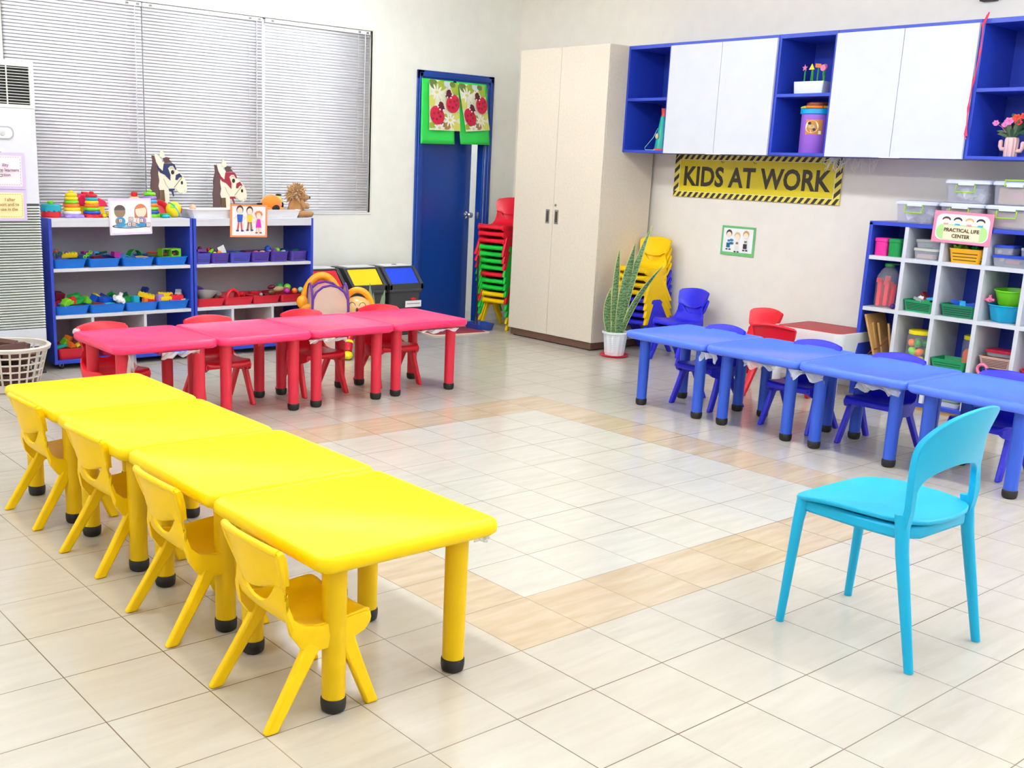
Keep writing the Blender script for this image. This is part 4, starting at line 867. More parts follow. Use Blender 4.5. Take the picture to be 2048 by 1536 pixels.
b = MB(); b.ell((.112, -.004, .150), (.018, .018, .014)); b.build('nose', P('nose_black', (40, 26, 26), .3), r)
for y in (-.032, .03): b = MB(); b.ell((.058, y, .185), (.006, .006, .007)); b.build('eye', P('eye_black', (20, 14, 12), .2), r)
b = MB(); rr = random.Random(9)
for k in range(230):
    th = rr.uniform(0, 2 * pi); ph = rr.uniform(-.6, 1.45); d = Vector((cos(th) * cos(ph), sin(th) * cos(ph), sin(ph)))
    if d.x > .45 and ph < .6: continue
    p0 = Vector((.008, 0, .172)) + Vector((d.x * .05, d.y * .05, d.z * .048)); ln = rr.uniform(.022, .046)
    if ph < -.1: ln *= 1.3
    t = d + Vector((rr.uniform(-.5, .5), rr.uniform(-.5, .5), rr.uniform(-.9, .3))); t.normalize()
    b.tube([p0 - d * .01, p0 + d * ln * .5, p0 + d * ln * .6 + t * ln * .6], [.009, .007, .0008], 5)
b.build('mane', MN, r, smooth=60)
for s in (-1, 1):
    b = MB(); b.tube([(.012, s * .048, .125), (.04, s * .062, .085), (.078, s * .042, .082), (.086, s * .032, .098)], [.022, .023, .021, .017], 12); b.build('arm', LN, r)
    b = MB(); b.tube([(.0, s * .04, .028), (.06, s * .052, .024), (.112, s * .045, .026), (.122, s * .044, .034)], [.028, .026, .024, .018], 12); b.build('hind_leg', LN, r)

# ------------------------------------------------------------------ cloths with ladybug prints hung on the top of the door frame
GCL = mat('green_cloth', (52, 214, 84), .85, bump=.4, bscale=120)
def cloth(name, pts, m, y, label, cat, group, wave=.006, seed=0, th=.002):
    """pts: top-left, top-right, bottom-right, bottom-left as (x, z)"""
    tl, tr, br, bl = pts; ph = seed * 1.7
    def fn(u, v):
        x = (tl[0] * (1 - u) + tr[0] * u) * (1 - v) + (bl[0] * (1 - u) + br[0] * u) * v
        z = (tl[1] * (1 - u) + tr[1] * u) * (1 - v) + (bl[1] * (1 - u) + br[1] * u) * v
        return (x, -wave * (1 + sin(7 * u + ph)) * (.3 + v), z)
    b = MB(); b.grid(fn, 16, 12); o = b.build(name, m, smooth=60, recalc=False, solid=th); o.location = (0, y, 0); tag(o, label, cat, group); return o, fn
YD = 5.568
cloth('door_cloth', ((3.815, 2.180), (4.17, 2.178), (4.200, 1.635), (3.812, 1.628)), GCL, YD, 'left green cloth hanging over the top of the blue door', 'cloth', 'green cloths on the door', seed=1)
cloth('door_cloth', ((4.205, 2.178), (4.560, 2.176), (4.632, 1.645), (4.275, 1.640)), GCL, YD, 'right green cloth hanging over the top of the blue door', 'cloth', 'green cloths on the door', seed=2)
LBM = [mat('print_ground_cream', (238, 240, 206), .8), ink('leaf_olive', (168, 186, 60)), ink('flower_white', (248, 248, 238)), ink('ladybug_red', (206, 28, 66)), ink('ladybug_dark', (96, 22, 44)), ink('leaf_yellow', (222, 222, 110)), ink('soil_brown', (176, 132, 70)), ink('ladybug_spot', (150, 14, 52)), ink('leaf_dark', (112, 132, 66)), ink('sky_pale', (214, 230, 232))]
def ladyprint(pts, label, seed):
    tl, tr, br, bl = pts; r = thing('ladybug_print', label, 'cloth', (0, YD - .026, 0), 0, 'ladybug prints on the door')
    def P3(u, v, d):
        x = (tl[0] * (1 - u) + tr[0] * u) * (1 - v) + (bl[0] * (1 - u) + br[0] * u) * v; z = (tl[1] * (1 - u) + tr[1] * u) * (1 - v) + (bl[1] * (1 - u) + br[1] * u) * v
        return (x, -d, z)
    b = MB(); b.loft([[P3(u, v, y) for u, v in ((0, 0), (1, 0), (1, 1), (0, 1))] for y in (-.0015, 0)]); d = 0
    def E(cx, cy, rx, ry, mi, n=20, a=0):
        nonlocal d
        d += .00022; ca, sa = cos(rad(a)), sin(rad(a)); q = []
        for k in range(n):
            ex, ey = rx * cos(2 * pi * k / n), ry * sin(2 * pi * k / n); q.append(P3(min(max(cx + ex * ca - ey * sa, 0), 1), min(max(cy + ex * sa + ey * ca, 0), 1), d))
        b.poly(q, mi)
    for (cx, cy, rx, ry, mi, a) in ((.15, .08, .16, .10, 8, 20), (.4, .1, .2, .1, 1, -10), (.62, .05, .12, .07, 9, 0), (.9, .12, .16, .14, 1, 30), (.8, .05, .1, .06, 8, 0), (.08, .42, .12, .12, 5, 10), (.86, .7, .18, .08, 5, -20), (.55, .72, .12, .06, 1, 10), (.1, .9, .2, .06, 1, -5), (.9, .92, .2, .10, 5, 20), (.55, .90, .14, .08, 6, 0), (.4, .85, .10, .04, 8, 20)): E(cx, cy, rx, ry, mi, a=a)
    for (cx, cy, s_) in ((.24, .24, .22), (.66, .78, .2), (.35, .55, .17), (.3, .95, .18)):
        for k in range(9): E(cx + s_ * .55 * cos(k * .7), cy + s_ * .38 * sin(k * .7), s_ * .42, s_ * .13, 2, 12, k * 40)
        E(cx, cy, s_ * .28, s_ * .14, 5, 14)
    for (cx, cy, a) in ((.23, .70, 12), (.76, .44, -16)):
        E(cx + .0, cy, .235, .185, 3, 26, a); hx, hy = cx + (.14 if a > 0 else -.14), cy - .20
        E(hx, hy + .03, .115, .06, 4, 18, a); E(hx, hy - .03, .08, .045, 4, 16, a)
        for (ex, ey) in ((-.11, .03), (.12, .03), (-.05, .08), (.07, .085)): E(hx + ex, hy + ey, .028, .018, 2, 10)
        for (ex, ey) in ((-.10, -.03), (.10, .02), (-.02, .08), (.04, -.05), (.13, -.08), (-.14, .07)): E(cx + ex, cy + ey, .038, .026, 7, 12)
        b.tube([P3(hx - .02, hy - .06, d + .0006), P3(hx - .05, hy - .13, d + .0006)], .0009, 5, 4); b.tube([P3(hx + .03, hy - .06, d + .0006), P3(hx + .06, hy - .12, d + .0006)], .0009, 5, 4)
    b.build('printed_cloth', LBM, r, smooth=0, recalc=False)
    return r
ladyprint(((3.880, 2.176), (4.205, 2.162), (4.252, 1.752), (3.898, 1.748)), 'left print of two red ladybugs on white flowers over the blue door', 1)
ladyprint(((4.212, 2.162), (4.512, 2.158), (4.600, 1.776), (4.318, 1.752)), 'right print of two red ladybugs on white flowers over the blue door', 2)
# ================================================================== FLOOR THINGS BEHIND THE RED TABLES
def bin_(x, flap, fname, label, y=5.20, w=.36):
    r = thing('swing_top_bin', label, 'bin', (x, y, 0), 0, 'charcoal bins with coloured lids'); D = .33
    b = MB(); rstack(b, [(w * .80, D * .80, .03, 0), (w * .94, D * .94, .03, .385), (w * .94, D * .94, .03, .39)], cx=0, cy=D / 2); b.build('bin_body', GRY, r)
    b = MB(); rstack(b, [(w, D, .03, .378), (w * 1.02, D * 1.02, .03, .384), (w * 1.02, D * 1.02, .03, .40), (w, D, .03, .405)], cx=0, cy=D / 2); 
    pf = [(0, .40), (D, .40), (D, .585), (.14, .585), (0, .445)]
    for s in (-1, 1): b.prism(pf, s * w / 2, s * (w / 2 - .03), 'x')
    b.box(-w / 2, w / 2, .0, .022, .40, .452); b.box(-w / 2, w / 2, D - .02, D, .40, .585); b.box(-w / 2 + .02, w / 2 - .02, .13, D, .572, .585)
    b.build('hood', GRY, r, bevel=.008)
    fl = MB(); fl.prism([(.020, .450), (.030, .440), (.158, .572), (.145, .585)], -w / 2 + .034, w / 2 - .034, 'x'); fl.build('flap', P('bin_flap_' + fname, COL[fname] if fname != 'blue' else (20, 70, 225), .4), r, bevel=.004)
    t = MB(); t.box(-w / 2 + .05, w / 2 - .03, .15, .30, .586, .592); t.build('paper_label', PAPER, r, smooth=0)
    return r
b3 = bin_(3.44, 'blue', 'blue', 'charcoal bin with blue flap, nearest the blue door')
bin_(3.055, 'yellow', 'yellow', 'charcoal bin with yellow flap, middle of the three bins')
bin_(2.66, 'red', 'red', 'charcoal bin with red flap, beside the right toy shelf', w=.34)
q = MB(); q.box(-.005, .165, .008, .012, .245, .30); q.build('front_label', PAPER, b3, smooth=0)
q = MB(); q.box(.01, .15, .0065, .008, .272, .278); q.build('print_line', ink('label_grey', (150, 150, 160)), b3, smooth=0)
q = MB(); q.loft([[(.08 + .028 * cos(a), y, .315 + .011 * sin(a)) for a in [2 * pi * k / 16 for k in range(16)]] for y in (.006, .018)]); q.build('red_badge', pc('red'), b3)
q = MB(); q.tube([(.02 + .022 * cos(a), .225 + .018 * sin(a), .5925) for a in [2 * pi * k / 16 for k in range(16)]], .003, 6, closed=True); q.build('recycling_mark', ink('mark_grey', (110, 110, 120)), b3)

# pop-up mesh toy bin with purple edges and orange hoops, and balls inside
ORH = P('orange_inflatable', (255, 166, 24), .25); PUE = P('purple_fabric_trim', (98, 40, 150), .6); NET = mat('peach_net', (250, 214, 196), .7, alpha=.62)
r = thing('mesh_ball_bin', 'pop-up mesh bin with purple edges and orange hoop, beside the smiling inflatable', 'toy bin', (2.335, 4.735, 0), rad(-24))
S_ = .135; Hm = .585
def arch(t, w_, h_): # arched panel outline
    L_ = (h_ - w_) * 2 + pi * w_; q_ = t * L_
    if q_ < h_ - w_: return (-w_, q_)
    if q_ > L_ - (h_ - w_): return (w_, L_ - q_)
    a = (q_ - (h_ - w_)) / w_; return (-w_ * cos(a), h_ - w_ + w_ * sin(a))
b = MB()
faces = (((1, 0), (0, -1)), ((0, 1), (1, 0)), ((1, 0), (0, 1)), ((0, 1), (-1, 0)))
for (u, nrm) in faces:
    pts = [(arch(k / 16, S_ - .002, Hm - .05)) for k in range(17)]
    b.poly([(u[0] * x + nrm[0] * S_, u[1] * x + nrm[1] * S_, z + .01) for x, z in pts])
b.build('mesh_panel', NET, r, smooth=0, recalc=False)
b = MB()
for (u, nrm) in faces:
    b.tube([(u[0] * x + nrm[0] * S_, u[1] * x + nrm[1] * S_, z + .01) for x, z in [arch(k / 20, S_, Hm - .05) for k in range(21)]], .009, 6)
for sx in (-1, 1):
    for sy in (-1, 1): b.tube([(sx * S_, sy * S_, .01), (sx * S_, sy * S_, .33)], .008, 6)
b.build('edge_trim', PUE, r)
def hoop(cx, cy, w_, z0, h_, rr, tilt=0, yaw=0):
    b = MB(); b.T = Matrix.Translation((cx, cy, z0)) @ Matrix.Rotation(yaw, 4, 'Z') @ Matrix.Rotation(tilt, 4, 'X')
    b.tube([(-w_ * cos(pi * k / 20), 0, h_ * sin(pi * k / 20)) for k in range(21)], rr, 12); return b
hoop(-.02, .175, .145, .33, .255, .030).build('hoop', ORH, r)
b = MB(); b.ell((-.19, .03, .40), (.045, .04, .05)); b.ell((-.155, .02, .36), (.05, .04, .03)); b.build('side_handle', ORH, r)
bb = None
for k, (x, y, z, c_) in enumerate([(-.05, -.05, .045, 'peach'), (.05, -.06, .045, 'sky blue'), (.0, .05, .045, 'cream'), (.075, .04, .05, 'mint'), (-.075, .05, .05, 'lilac'), (-.04, -.07, .125, 'mint'), (.055, -.04, .13, 'peach'), (.0, .03, .13, 'sky blue'), (.02, -.05, .20, 'cream'), (-.06, .02, .20, 'peach')]):
    b = MB(); b.ell((0, 0, 0), .04, seg=20, rings=12); M_ = Matrix.Rotation(rad(-24), 4, 'Z') @ Vector((x, y, z)); o = b.build('play_ball', pc(c_)); o.location = (2.335 + M_.x, 4.735 + M_.y, z)
    tag(o, '%s play ball in the mesh bin, %s layer' % (c_, 'bottom' if z < .1 else ('middle' if z < .16 else 'top')), 'ball', 'balls in the mesh bin')
# smiling inflatable figure
TAN = P('tan_vinyl', (216, 174, 112), .2); r = thing('inflatable_figure', 'inflatable smiling figure with orange arch and yellow boots behind the red tables', 'inflatable toy', (2.505, 4.58, 0), rad(-36)); r.scale = (.92, .92, .92)
HC, HR = (0, 0, .392), (.118, .094, .105)
def onface(x, z, o=.0015): return (x, -HR[1] * math.sqrt(max(0, 1 - (x / HR[0]) ** 2 - ((z - HC[2]) / HR[2]) ** 2)) - o, z)
b = MB(); b.ell(HC, HR, seg=30, rings=18); b.build('head', TAN, r)
b = MB()
for s in (-1, 1): b.tube([onface(s * .042 + .026 * cos(a), .428 + .026 * sin(a)) for a in [pi * k / 12 for k in range(13)]], .0024, 6)
b.build('closed_eye', P('eye_line_brown', (90, 60, 30), .4), r)
b = MB(); b.ell(onface(0, .395, 0), (.012, .006, .020)); b.build('mouth', pc('maroon'), r)
b = MB(); b.ell(onface(.066, .40, -.002), (.010, .005, .008)); b.ell(onface(-.066, .40, -.002), (.010, .005, .008)); b.build('cheek', pc('pink'), r)
hoop(0, .03, .120, .38, .165, .027).build('arch', ORH, r)
b = MB(); b.ell((0, 0, .255), (.085, .07, .075), seg=20); b.build('torso', P('maroon_vinyl', (120, 24, 40), .25), r)
b = MB(); b.ell((-.15, -.03, .325), (.05, .04, .035)); b.build('hand', P('yellow_vinyl', (250, 222, 20), .2), r)
b = MB(); b.tube([(-.08, 0, .28), (-.12, -.02, .305)], .03, 10); b.build('arm', TAN, r)
for s in (-1, 1):
    b = MB(); b.tube([(s * .05, 0, .22), (s * .06, -.09, .17), (s * .068, -.175, .06)], [.042, .038, .034], 14); lg = b.build('leg', P('crimson_vinyl', (196, 14, 44), .2), r)
    b = MB(); b.tube([(s * .0625, -.118, .137), (s * .064, -.130, .120)], .0385, 14); b.build('yellow_band', P('yellow_vinyl', (250, 222, 20), .2), lg)
    b = MB(); b.ell((s * .07, -.20, .035), (.045, .072, .035), seg=20); b.build('boot', P('yellow_vinyl', (250, 222, 20), .2), r)
# small pale plant behind the inflatable
PLG = mat('grey_green_leaf', (130, 152, 120), .5)
def leafmesh(b, base, tip, w_, bend=(0, 0, 0), n=10, twist=0, mi=0, face=(1, 0, 0)):
    base = Vector(base); tip = Vector(tip); mid = (base + tip) / 2 + Vector(bend); rings = []
    for k in range(n + 1):
        t = k / n; p = base * (1 - t) ** 2 + mid * 2 * t * (1 - t) + tip * t * t
        ww = w_ * (.55 + 1.0 * t - 1.55 * t ** 3) if t < .95 else w_ * .06
        ww = max(ww, w_ * .03)
        d = (tip - base).normalized(); sd = d.cross(Vector(face)).normalized(); sd = Matrix.Rotation(twist * t, 3, d) @ sd; nn = d.cross(sd)
        rings.append([p - sd * ww, p + nn * ww * .22 - sd * ww * .3, p + nn * ww * .22 + sd * ww * .3, p + sd * ww, p - nn * ww * .12 + sd * ww * .3, p - nn * ww * .12 - sd * ww * .3])
    b.loft(rings, mi=mi)
    return rings
r = thing('potted_plant', 'small grey-green leafy plant between the bins and the red tables', 'plant', (2.955, 4.975, 0))
b = MB(); b.lathe([(.05, 0), (.068, .11), (.072, .11), (.072, .12), (.060, .12), (.058, .10)], seg=20); b.build('pot', P('terracotta', (150, 92, 66), .7), r)
b = MB()
for (dx, dy, h_) in ((-.05, 0, .50), (-.015, .01, .42), (.045, -.01, .40), (.03, .02, .33), (-.04, .02, .34), (.07, .0, .44)): leafmesh(b, (dx * .3, dy, .10), (dx * 1.25, dy, h_), .022, (dx * .2, 0, 0), face=(.7, .7, 0))
b.build('leaves', PLG, r)
# mat
b = MB(); b.loft([[(x, y, z) for x, y in rrect(.62 * f, .40 * f, .06, 5)] for f, z in ((1, 0), (1, .006), (.985, .009))], mi=1); b.loft([[(x, y, z) for x, y in rrect(.56 * f, .34 * f, .05, 5)] for f, z in ((1, .0091), (.99, .011))])
o = b.build('door_mat', [mat('dark_red_carpet', (158, 52, 72), .95, bump=.8, bscale=300, var=.15, vscale=60), mat('mat_border', (214, 190, 168), .8)]); o.location = (3.95, 5.20, .0005); o.rotation_euler.z = rad(-6)
tag(o, 'dark red door mat with pale border in front of the blue door', 'mat')
# dustpan with long black handle
r = thing('long_handled_dustpan', 'blue dustpan with upright black handle at the foot of the door stack', 'dustpan', (4.28, 5.20, 0), rad(90))
DP = P('dustpan_blue', (36, 70, 160), .4)
b = MB(); rstack(b, [(.20, .17, .03, 0), (.23, .20, .035, .06), (.22, .19, .03, .06), (.19, .16, .025, .006)]); b.build('pan', DP, r)
b = MB(); b.tube([(.07, -.02, .03), (.085, -.03, .10)], .014, 10); b.tube([(.085, -.03, .06), (.10, -.04, .66)], .009, 8); b.build('handle', BLACKP, r)

# ================================================================== WARDROBE
r = thing('wardrobe', 'tall cream two-door wardrobe on a brown plinth in the room corner', 'wardrobe', (4.335, 4.87, 0), -pi / 2)
WW, WD, WH = 1.015, .60, 2.416      # local x runs along -Y, local y into the wall
b = MB(); b.box(0, WW, .02, WD, .066, WH); b.build('carcass', CREAM, r, bevel=.002)
b = MB(); b.box(.02, WW - .012, .012, WD, 0.008, .066); b.build('plinth', PLN, r, bevel=.002)
b = MB()
for x in (.05, WW - .05): b.lathe([(.014, 0), (.014, .009)], (x, .04, 0), 12)
b.build('plinth_glide', BLACKP, r)
sp = .487
for (xa, xb, hx_) in ((.001, sp - .0015, .425), (sp + .0015, WW - .001, .530)):
    b = MB(); b.box(xa, xb, 0, .019, .068, WH - .001); d = b.build('door', CREAM, r, bevel=.0015)
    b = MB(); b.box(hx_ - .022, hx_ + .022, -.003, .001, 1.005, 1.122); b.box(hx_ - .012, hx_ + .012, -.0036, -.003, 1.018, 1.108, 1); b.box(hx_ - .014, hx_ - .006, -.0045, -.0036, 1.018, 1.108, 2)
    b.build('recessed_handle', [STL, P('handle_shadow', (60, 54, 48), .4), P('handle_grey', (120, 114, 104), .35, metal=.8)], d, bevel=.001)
b = MB(); b.T = Matrix.Translation((.515, 0, 1.16)) @ Matrix.Rotation(pi / 2, 4, 'X'); b.lathe([(.010, 0), (.010, .006), (.005, .008)], seg=16); b.build('lock', STL, r)

# ================================================================== UPPER CABINETS (local x along -Y from Y=3.855, local y into wall)
UX, UZ0, UZ1, UD = 4.553, 1.605, 2.414, .425
def open_cab(y0, y1, label):
    r = thing('open_wall_cabinet', label, 'cabinet', (UX, y0, 0), -pi / 2, 'open blue wall cabinets'); W = y0 - y1 - .002; t = .019
    for (n_, q) in (('side_panel', (0, t, 0, UD, UZ0, UZ1)), ('side_panel', (W - t, W, 0, UD, UZ0, UZ1)), ('top_panel', (t, W - t, 0, UD, UZ1 - .028, UZ1)), ('bottom_panel', (t, W - t, 0, UD, UZ0, UZ0 + t)), ('shelf', (t, W - t, .002, UD - .01, 1.997, 2.019)), ('back_panel', (t, W - t, UD - .01, UD, UZ0 + t, UZ1 - .028))):
        b = MB(); b.box(*q); b.build(n_, CABB, r, bevel=.0012)
    return r
def door_cab(y0, y1, ym, label):
    r = thing('wall_cabinet', label, 'cabinet', (UX, y0, 0), -pi / 2, 'wall cabinets with white doors'); W = y0 - y1 - .002
    b = MB(); b.box(0, W, 0.0, UD, UZ0, UZ1); b.build('carcass', CABB, r, bevel=.0012)
    for xa, xb in ((.002, y0 - ym - .0015), (y0 - ym + .0015, W - .002)):
        b = MB(); b.box(xa, xb, -.019, -.0005, UZ0 - .002, UZ1 - .022); b.build('door', WHT, r, bevel=.0012)
    b = MB(); b.box(y0 - ym - .07, y0 - ym + .07, -.021, -.019, UZ0 - .004, UZ0 + .003); b.build('finger_pull', P('pull_white', (228, 228, 232), .4), r, smooth=0)
    return r
open_cab(3.857, 3.420, 'open blue wall cabinet beside the wardrobe, holding a teal bottle')
door_cab(3.420, 2.474, 2.943, 'wall cabinet with two white doors above the left half of the sign')
open_cab(2.474, 2.020, 'open blue wall cabinet with purple canister and paper flowers')
door_cab(2.020, 1.072, 1.547, 'wall cabinet with two white doors, right of the purple canister')
open_cab(1.072, .55, 'open blue wall cabinet at the right photo edge with the cactus vase')
# things in the upper cabinets
r = thing('bottle', 'teal tapered bottle with coral cap in the leftmost wall cabinet', 'bottle', (4.70, 3.575, 1.6245))
b = MB(); b.lathe([(.062, 0), (.064, .008), (.058, .02), (.026, .255), (.022, .262)], seg=24); b.build('body', P('teal_bottle_plastic', (14, 170, 150), .35), r)
b = MB(); b.lathe([(.024, .256), (.019, .275), (.023, .318), (.026, .322)], seg=18); b.build('cap', P('coral_cap', (226, 84, 60), .4), r)
b = MB(); b.lathe([(.0655, .001), (.066, .012), (.060, .016)], seg=24); b.build('foot_band', P('coral_cap', (226, 84, 60), .4), r)
b = MB(); b.tube([(-.075 + .0, .0, .002), (-.10, .03, .004), (-.11, .07, .003), (-.085, .10, .02), (-.055, .045, .10), (-.05, .01, .17)], .0022, 6); b.build('strap', pc('mint'), r)
b = MB(); b.ell((-.052, .012, .11), (.008, .018, .022)); b.build('charm', pc('beige'), r)
r = thing('planter', 'white planter of paper shape flowers in the middle open wall cabinet', 'planter', (4.70, 2.268, 2.0195))
b = MB(); b.loft([[(x, y, z) for x, y in rrect(.13 * f, .235 * f, .008, 3)] for f, z in ((.94, 0), (1, .085), (.94, .085), (.90, .01))]); b.build('trough', WPL, r)
GS_ = pc('green')
for (y, h_, kd, c_, lean) in ((.075, .165, 'star', 'pink', .0), (.025, .17, 'tri', 'yellow', -.005), (.005, .17, None, None, .01), (-.025, .175, 'rect', 'orange', -.004), (-.06, .165, 'circ', 'magenta', -.02), (-.085, .15, None, None, .01), (-.07, .16, 'circ2', 'pink', .0)):
    b = MB(); b.tube([(0, y, .03), (0, y + lean, h_)], .006, 7); st = b.build('stem', GS_, r)
    if kd:
        yy = y + lean
        pl_ = {'star': [((.024 if k % 2 == 0 else .010) * sin(pi * k / 5), (.024 if k % 2 == 0 else .010) * cos(pi * k / 5)) for k in range(10)], 'tri': [(-.022, -.018), (.022, -.018), (0, .022)], 'rect': [(-.022, -.014), (.022, -.010), (.022, .016), (-.022, .012)]}.get(kd, [(.021 * cos(a), .021 * sin(a)) for a in [2 * pi * k / 14 for k in range(14)]])
        b = MB(); b.prism([(yy + p, h_ + .015 + q_) for p, q_ in pl_], -.010 - (.004 if kd == 'circ2' else 0), -.006, 'x'); b.build('paper_shape', pc(c_), r, smooth=0)
r = thing('canister', 'purple canister with stacked blue, yellow and brown lids in wall cabinet', 'canister', (4.72, 2.222, 1.6245))
b = MB(); b.lathe([(.098, 0), (.102, .006), (.105, .275)], seg=36); b.build('body', P('lilac_canister', (156, 100, 206), .4), r)
b = MB(); b.lathe([(.111, .262), (.115, .266), (.115, .296), (.108, .30)], seg=36); b.build('blue_band', P('band_cyan', (0, 160, 222), .35), r)
b = MB(); b.lathe([(.113, .300), (.118, .304), (.113, .312), (.098, .318)], seg=36); b.build('yellow_lid', P('lid_yellow', (226, 214, 90), .35), r)
b = MB(); b.lathe([(.07, .318), (.078, .326), (.078, .340), (.05, .346)], seg=30); b.build('brown_lid', P('lid_brown', (150, 66, 50), .4), r)
b = MB(); b.loft([[(.120 * cos(rad(a)), .120 * sin(rad(a)), z) for a in range(170, 231, 6)] for z in (.300, .316)], closed=False, cap0=False, cap1=False); b.build('orange_tab', pc('orange'), r, solid=.002)
b = MB()
def cyl_patch(a0, a1, z0, z1, rr_, mi): b.loft([[(rr_ * cos(rad(a0 + (a1 - a0) * k / 8)), rr_ * sin(rad(a0 + (a1 - a0) * k / 8)), z) for k in range(9)] for z in (z0, z1)], False, False, mi, False)
cyl_patch(172, 236, .125, .225, .1052, 0); 
def cyl_ell(ac, zc, ra_, rz_, rr_, mi):
    b.poly([(rr_ * cos(rad(ac + ra_ * cos(t))), rr_ * sin(rad(ac + ra_ * cos(t))), zc + rz_ * sin(t)) for t in [2 * pi * k / 20 for k in range(20)]], mi)
cyl_ell(196, .178, 25, .042, .1058, 1); cyl_ell(187, .20, 7, .01, .1063, 2); cyl_ell(206, .158, 6, .009, .1063, 2); cyl_ell(195, .178, 13, .012, .1063, 3); cyl_patch(222, 232, .128, .15, .1061, 1)
b.build('picture_label', [ink('label_amber', (196, 124, 50)), ink('label_cream', (244, 240, 190)), ink('label_black', (40, 36, 30)), ink('label_tan', (190, 170, 120))], r, recalc=False)
r = thing('cactus_vase', 'pale pink cactus-shaped vase holding flowers in the rightmost wall cabinet', 'vase', (4.70, .862, 1.6245))
CV = P('blush_ceramic', (240, 196, 190), .4)
b = MB(); n_ = 48
b.loft([[((rr_ + .0022 * cos(12 * a)) * cos(a) * 1.0, (rr_ + .0022 * cos(12 * a)) * sin(a), z) for a in [2 * pi * k / n_ for k in range(n_)]] for rr_, z in ((.034, 0), (.036, .005), (.038, .06), (.038, .10), (.034, .112), (.026, .116), (.024, .10))]); b.build('body', CV, r)
b = MB()
for s, z0 in ((1, .035), (-1, .025)): b = MB(); b.tube([(0, s * .030, z0 + .01), (0, s * .058, z0 + .012), (0, s * .066, z0 + .03), (0, s * .066, z0 + .058), (0, s * .066, z0 + .066)], [.013, .013, .013, .013, .007], 12); b.build('arm', CV, r)
LG = mat('bouquet_leaf', (84, 104, 66), .6); LG2 = mat('bouquet_leaf_dark', (40, 74, 50), .6)
b = MB(); rr = random.Random(3)
for k in range(26):
    a = rr.uniform(0, 2 * pi); h_ = rr.uniform(.13, .23); d = rr.uniform(.03, .10); leafmesh(b, (cos(a) * .01, sin(a) * .01, .11), (cos(a) * d * .6, sin(a) * d, h_), .014, (0, 0, .02), 6, rr.uniform(-1, 1), k % 2)
b.build('foliage', [LG, LG2], r)
for (y, z, s_, c_) in ((.098, .195, .022, 'pink'), (.022, .205, .030, 'pink'), (.045, .185, .02, 'pink'), (-.02, .225, .028, 'orange'), (-.035, .20, .026, 'red'), (.0, .24, .012, 'green'), (-.06, .235, .022, 'orange')):
    b = MB()
    for j in range(6):
        a = 2 * pi * j / 6; leafmesh(b, (-.02, y, z), (-.02 - .012, y + s_ * cos(a), z + s_ * sin(a) * .8 + .004), s_ * .5, (-.01, 0, 0), 5)
    b.tube([(0, y * .1, .11), (-.01, y * .7, z - .02), (-.02, y, z)], .0016, 5)
    b.build('flower', P(c_ + '_petal', {'pink': (232, 130, 190), 'orange': (232, 70, 40), 'red': (196, 36, 44), 'green': (60, 110, 70)}[c_], .6), r)
# ribbon
b = MB(); rr = random.Random(2)
b.tube([(4.530, 1.062 + .012 * sin(z * 9) , 1.74 + z) for z in [k * .0325 for k in range(21)]], [.0035 + .004 * (k % 5 == 0) for k in range(21)], 6)
b.tube([(4.528, 1.05, 2.38), (4.528, 1.035, 2.42), (4.54, 1.035, 2.445), (4.55, 1.05, 2.43), (4.53, 1.055, 2.39)], .004, 6); b.tube([(4.529, 1.07, 1.80), (4.528, 1.075, 1.75), (4.529, 1.06, 1.72)], .003, 6)
o = b.build('ribbon', P('pink_ribbon', (222, 48, 96), .5)); tag(o, 'thin pink ribbon hanging down the edge of the right wall cabinets', 'ribbon')
# raffia
b = MB(); rr = random.Random(11)
for k in range(46):
    y = 2.17 - .34 * rr.random() ** 1.3; x = 4.86 + rr.uniform(-.03, .05); l_ = rr.uniform(.02, .10); dy = rr.uniform(-.06, .06)
    b.tube([(x, y, 1.602), (x - .01, y + dy * .5, 1.60 - l_ * .6), (x - .015, y + dy, 1.60 - l_)], [.0028, .0034, .0016], 4)
for (y, l_) in ((2.11, .09), (1.965, .095), (2.19, .05)): b.tube([(4.86, y + .02, 1.60), (4.85, y + .028, 1.60 - l_ * .7), (4.85, y, 1.60 - l_), (4.85, y - .022, 1.60 - l_ * .6), (4.86, y - .02, 1.60)], .0032, 5)
o = b.build('raffia_strands', P('pale_raffia', (250, 248, 226), .6)); tag(o, 'tangled pale raffia strands hanging under the wall cabinet by the sign', 'raffia', kind='stuff')

# ================================================================== SIGN AND PICTURE ON THE RIGHT WALL
r = thing('banner_sign', 'yellow KIDS AT WORK sign with black diagonal stripes on the right wall', 'sign', (4.966, 2.885, 1.4415), -pi / 2)
SY = mat('sign_yellow', (228, 206, 30), .3); SB = mat('sign_black', (52, 46, 28), .35); SP = mat('sign_pale_yellow', (240, 220, 100), .35); SW = mat('sign_line_cream', (244, 236, 190), .4)
W, H, bd = 1.512, .335, .055
b = MB(); b.box(-W / 2, W / 2, 0, .008, -H / 2, H / 2, 0)
def stripe(x0, x1, z0, z1, n, slant):
    for k in range(n):
        w_ = (x1 - x0) / n; xa = x0 + k * w_; b.poly([(min(max(xa + p, -W / 2), W / 2), -.0004, z) for p, z in ((0, z0), (w_ * .52, z0), (w_ * .52 + slant, z1), (slant, z1))], 1)
stripe(-W / 2 - .03, W / 2 - .005, H / 2 - bd * .8, H / 2, 27, .035); stripe(-W / 2 - .03, W / 2 - .005, -H / 2, -H / 2 + bd * .8, 27, .035)
for s in (-1, 1):
    xa, xb = (-W / 2, -W / 2 + bd) if s < 0 else (W / 2 - bd, W / 2)
    for k in range(4):
        z = -H / 2 + .035 + k * .072; b.poly([(xa, -.0003, z), (xb, -.0003, z + .05), (xb, -.0003, z + .085), (xa, -.0003, z + .035)], 1)
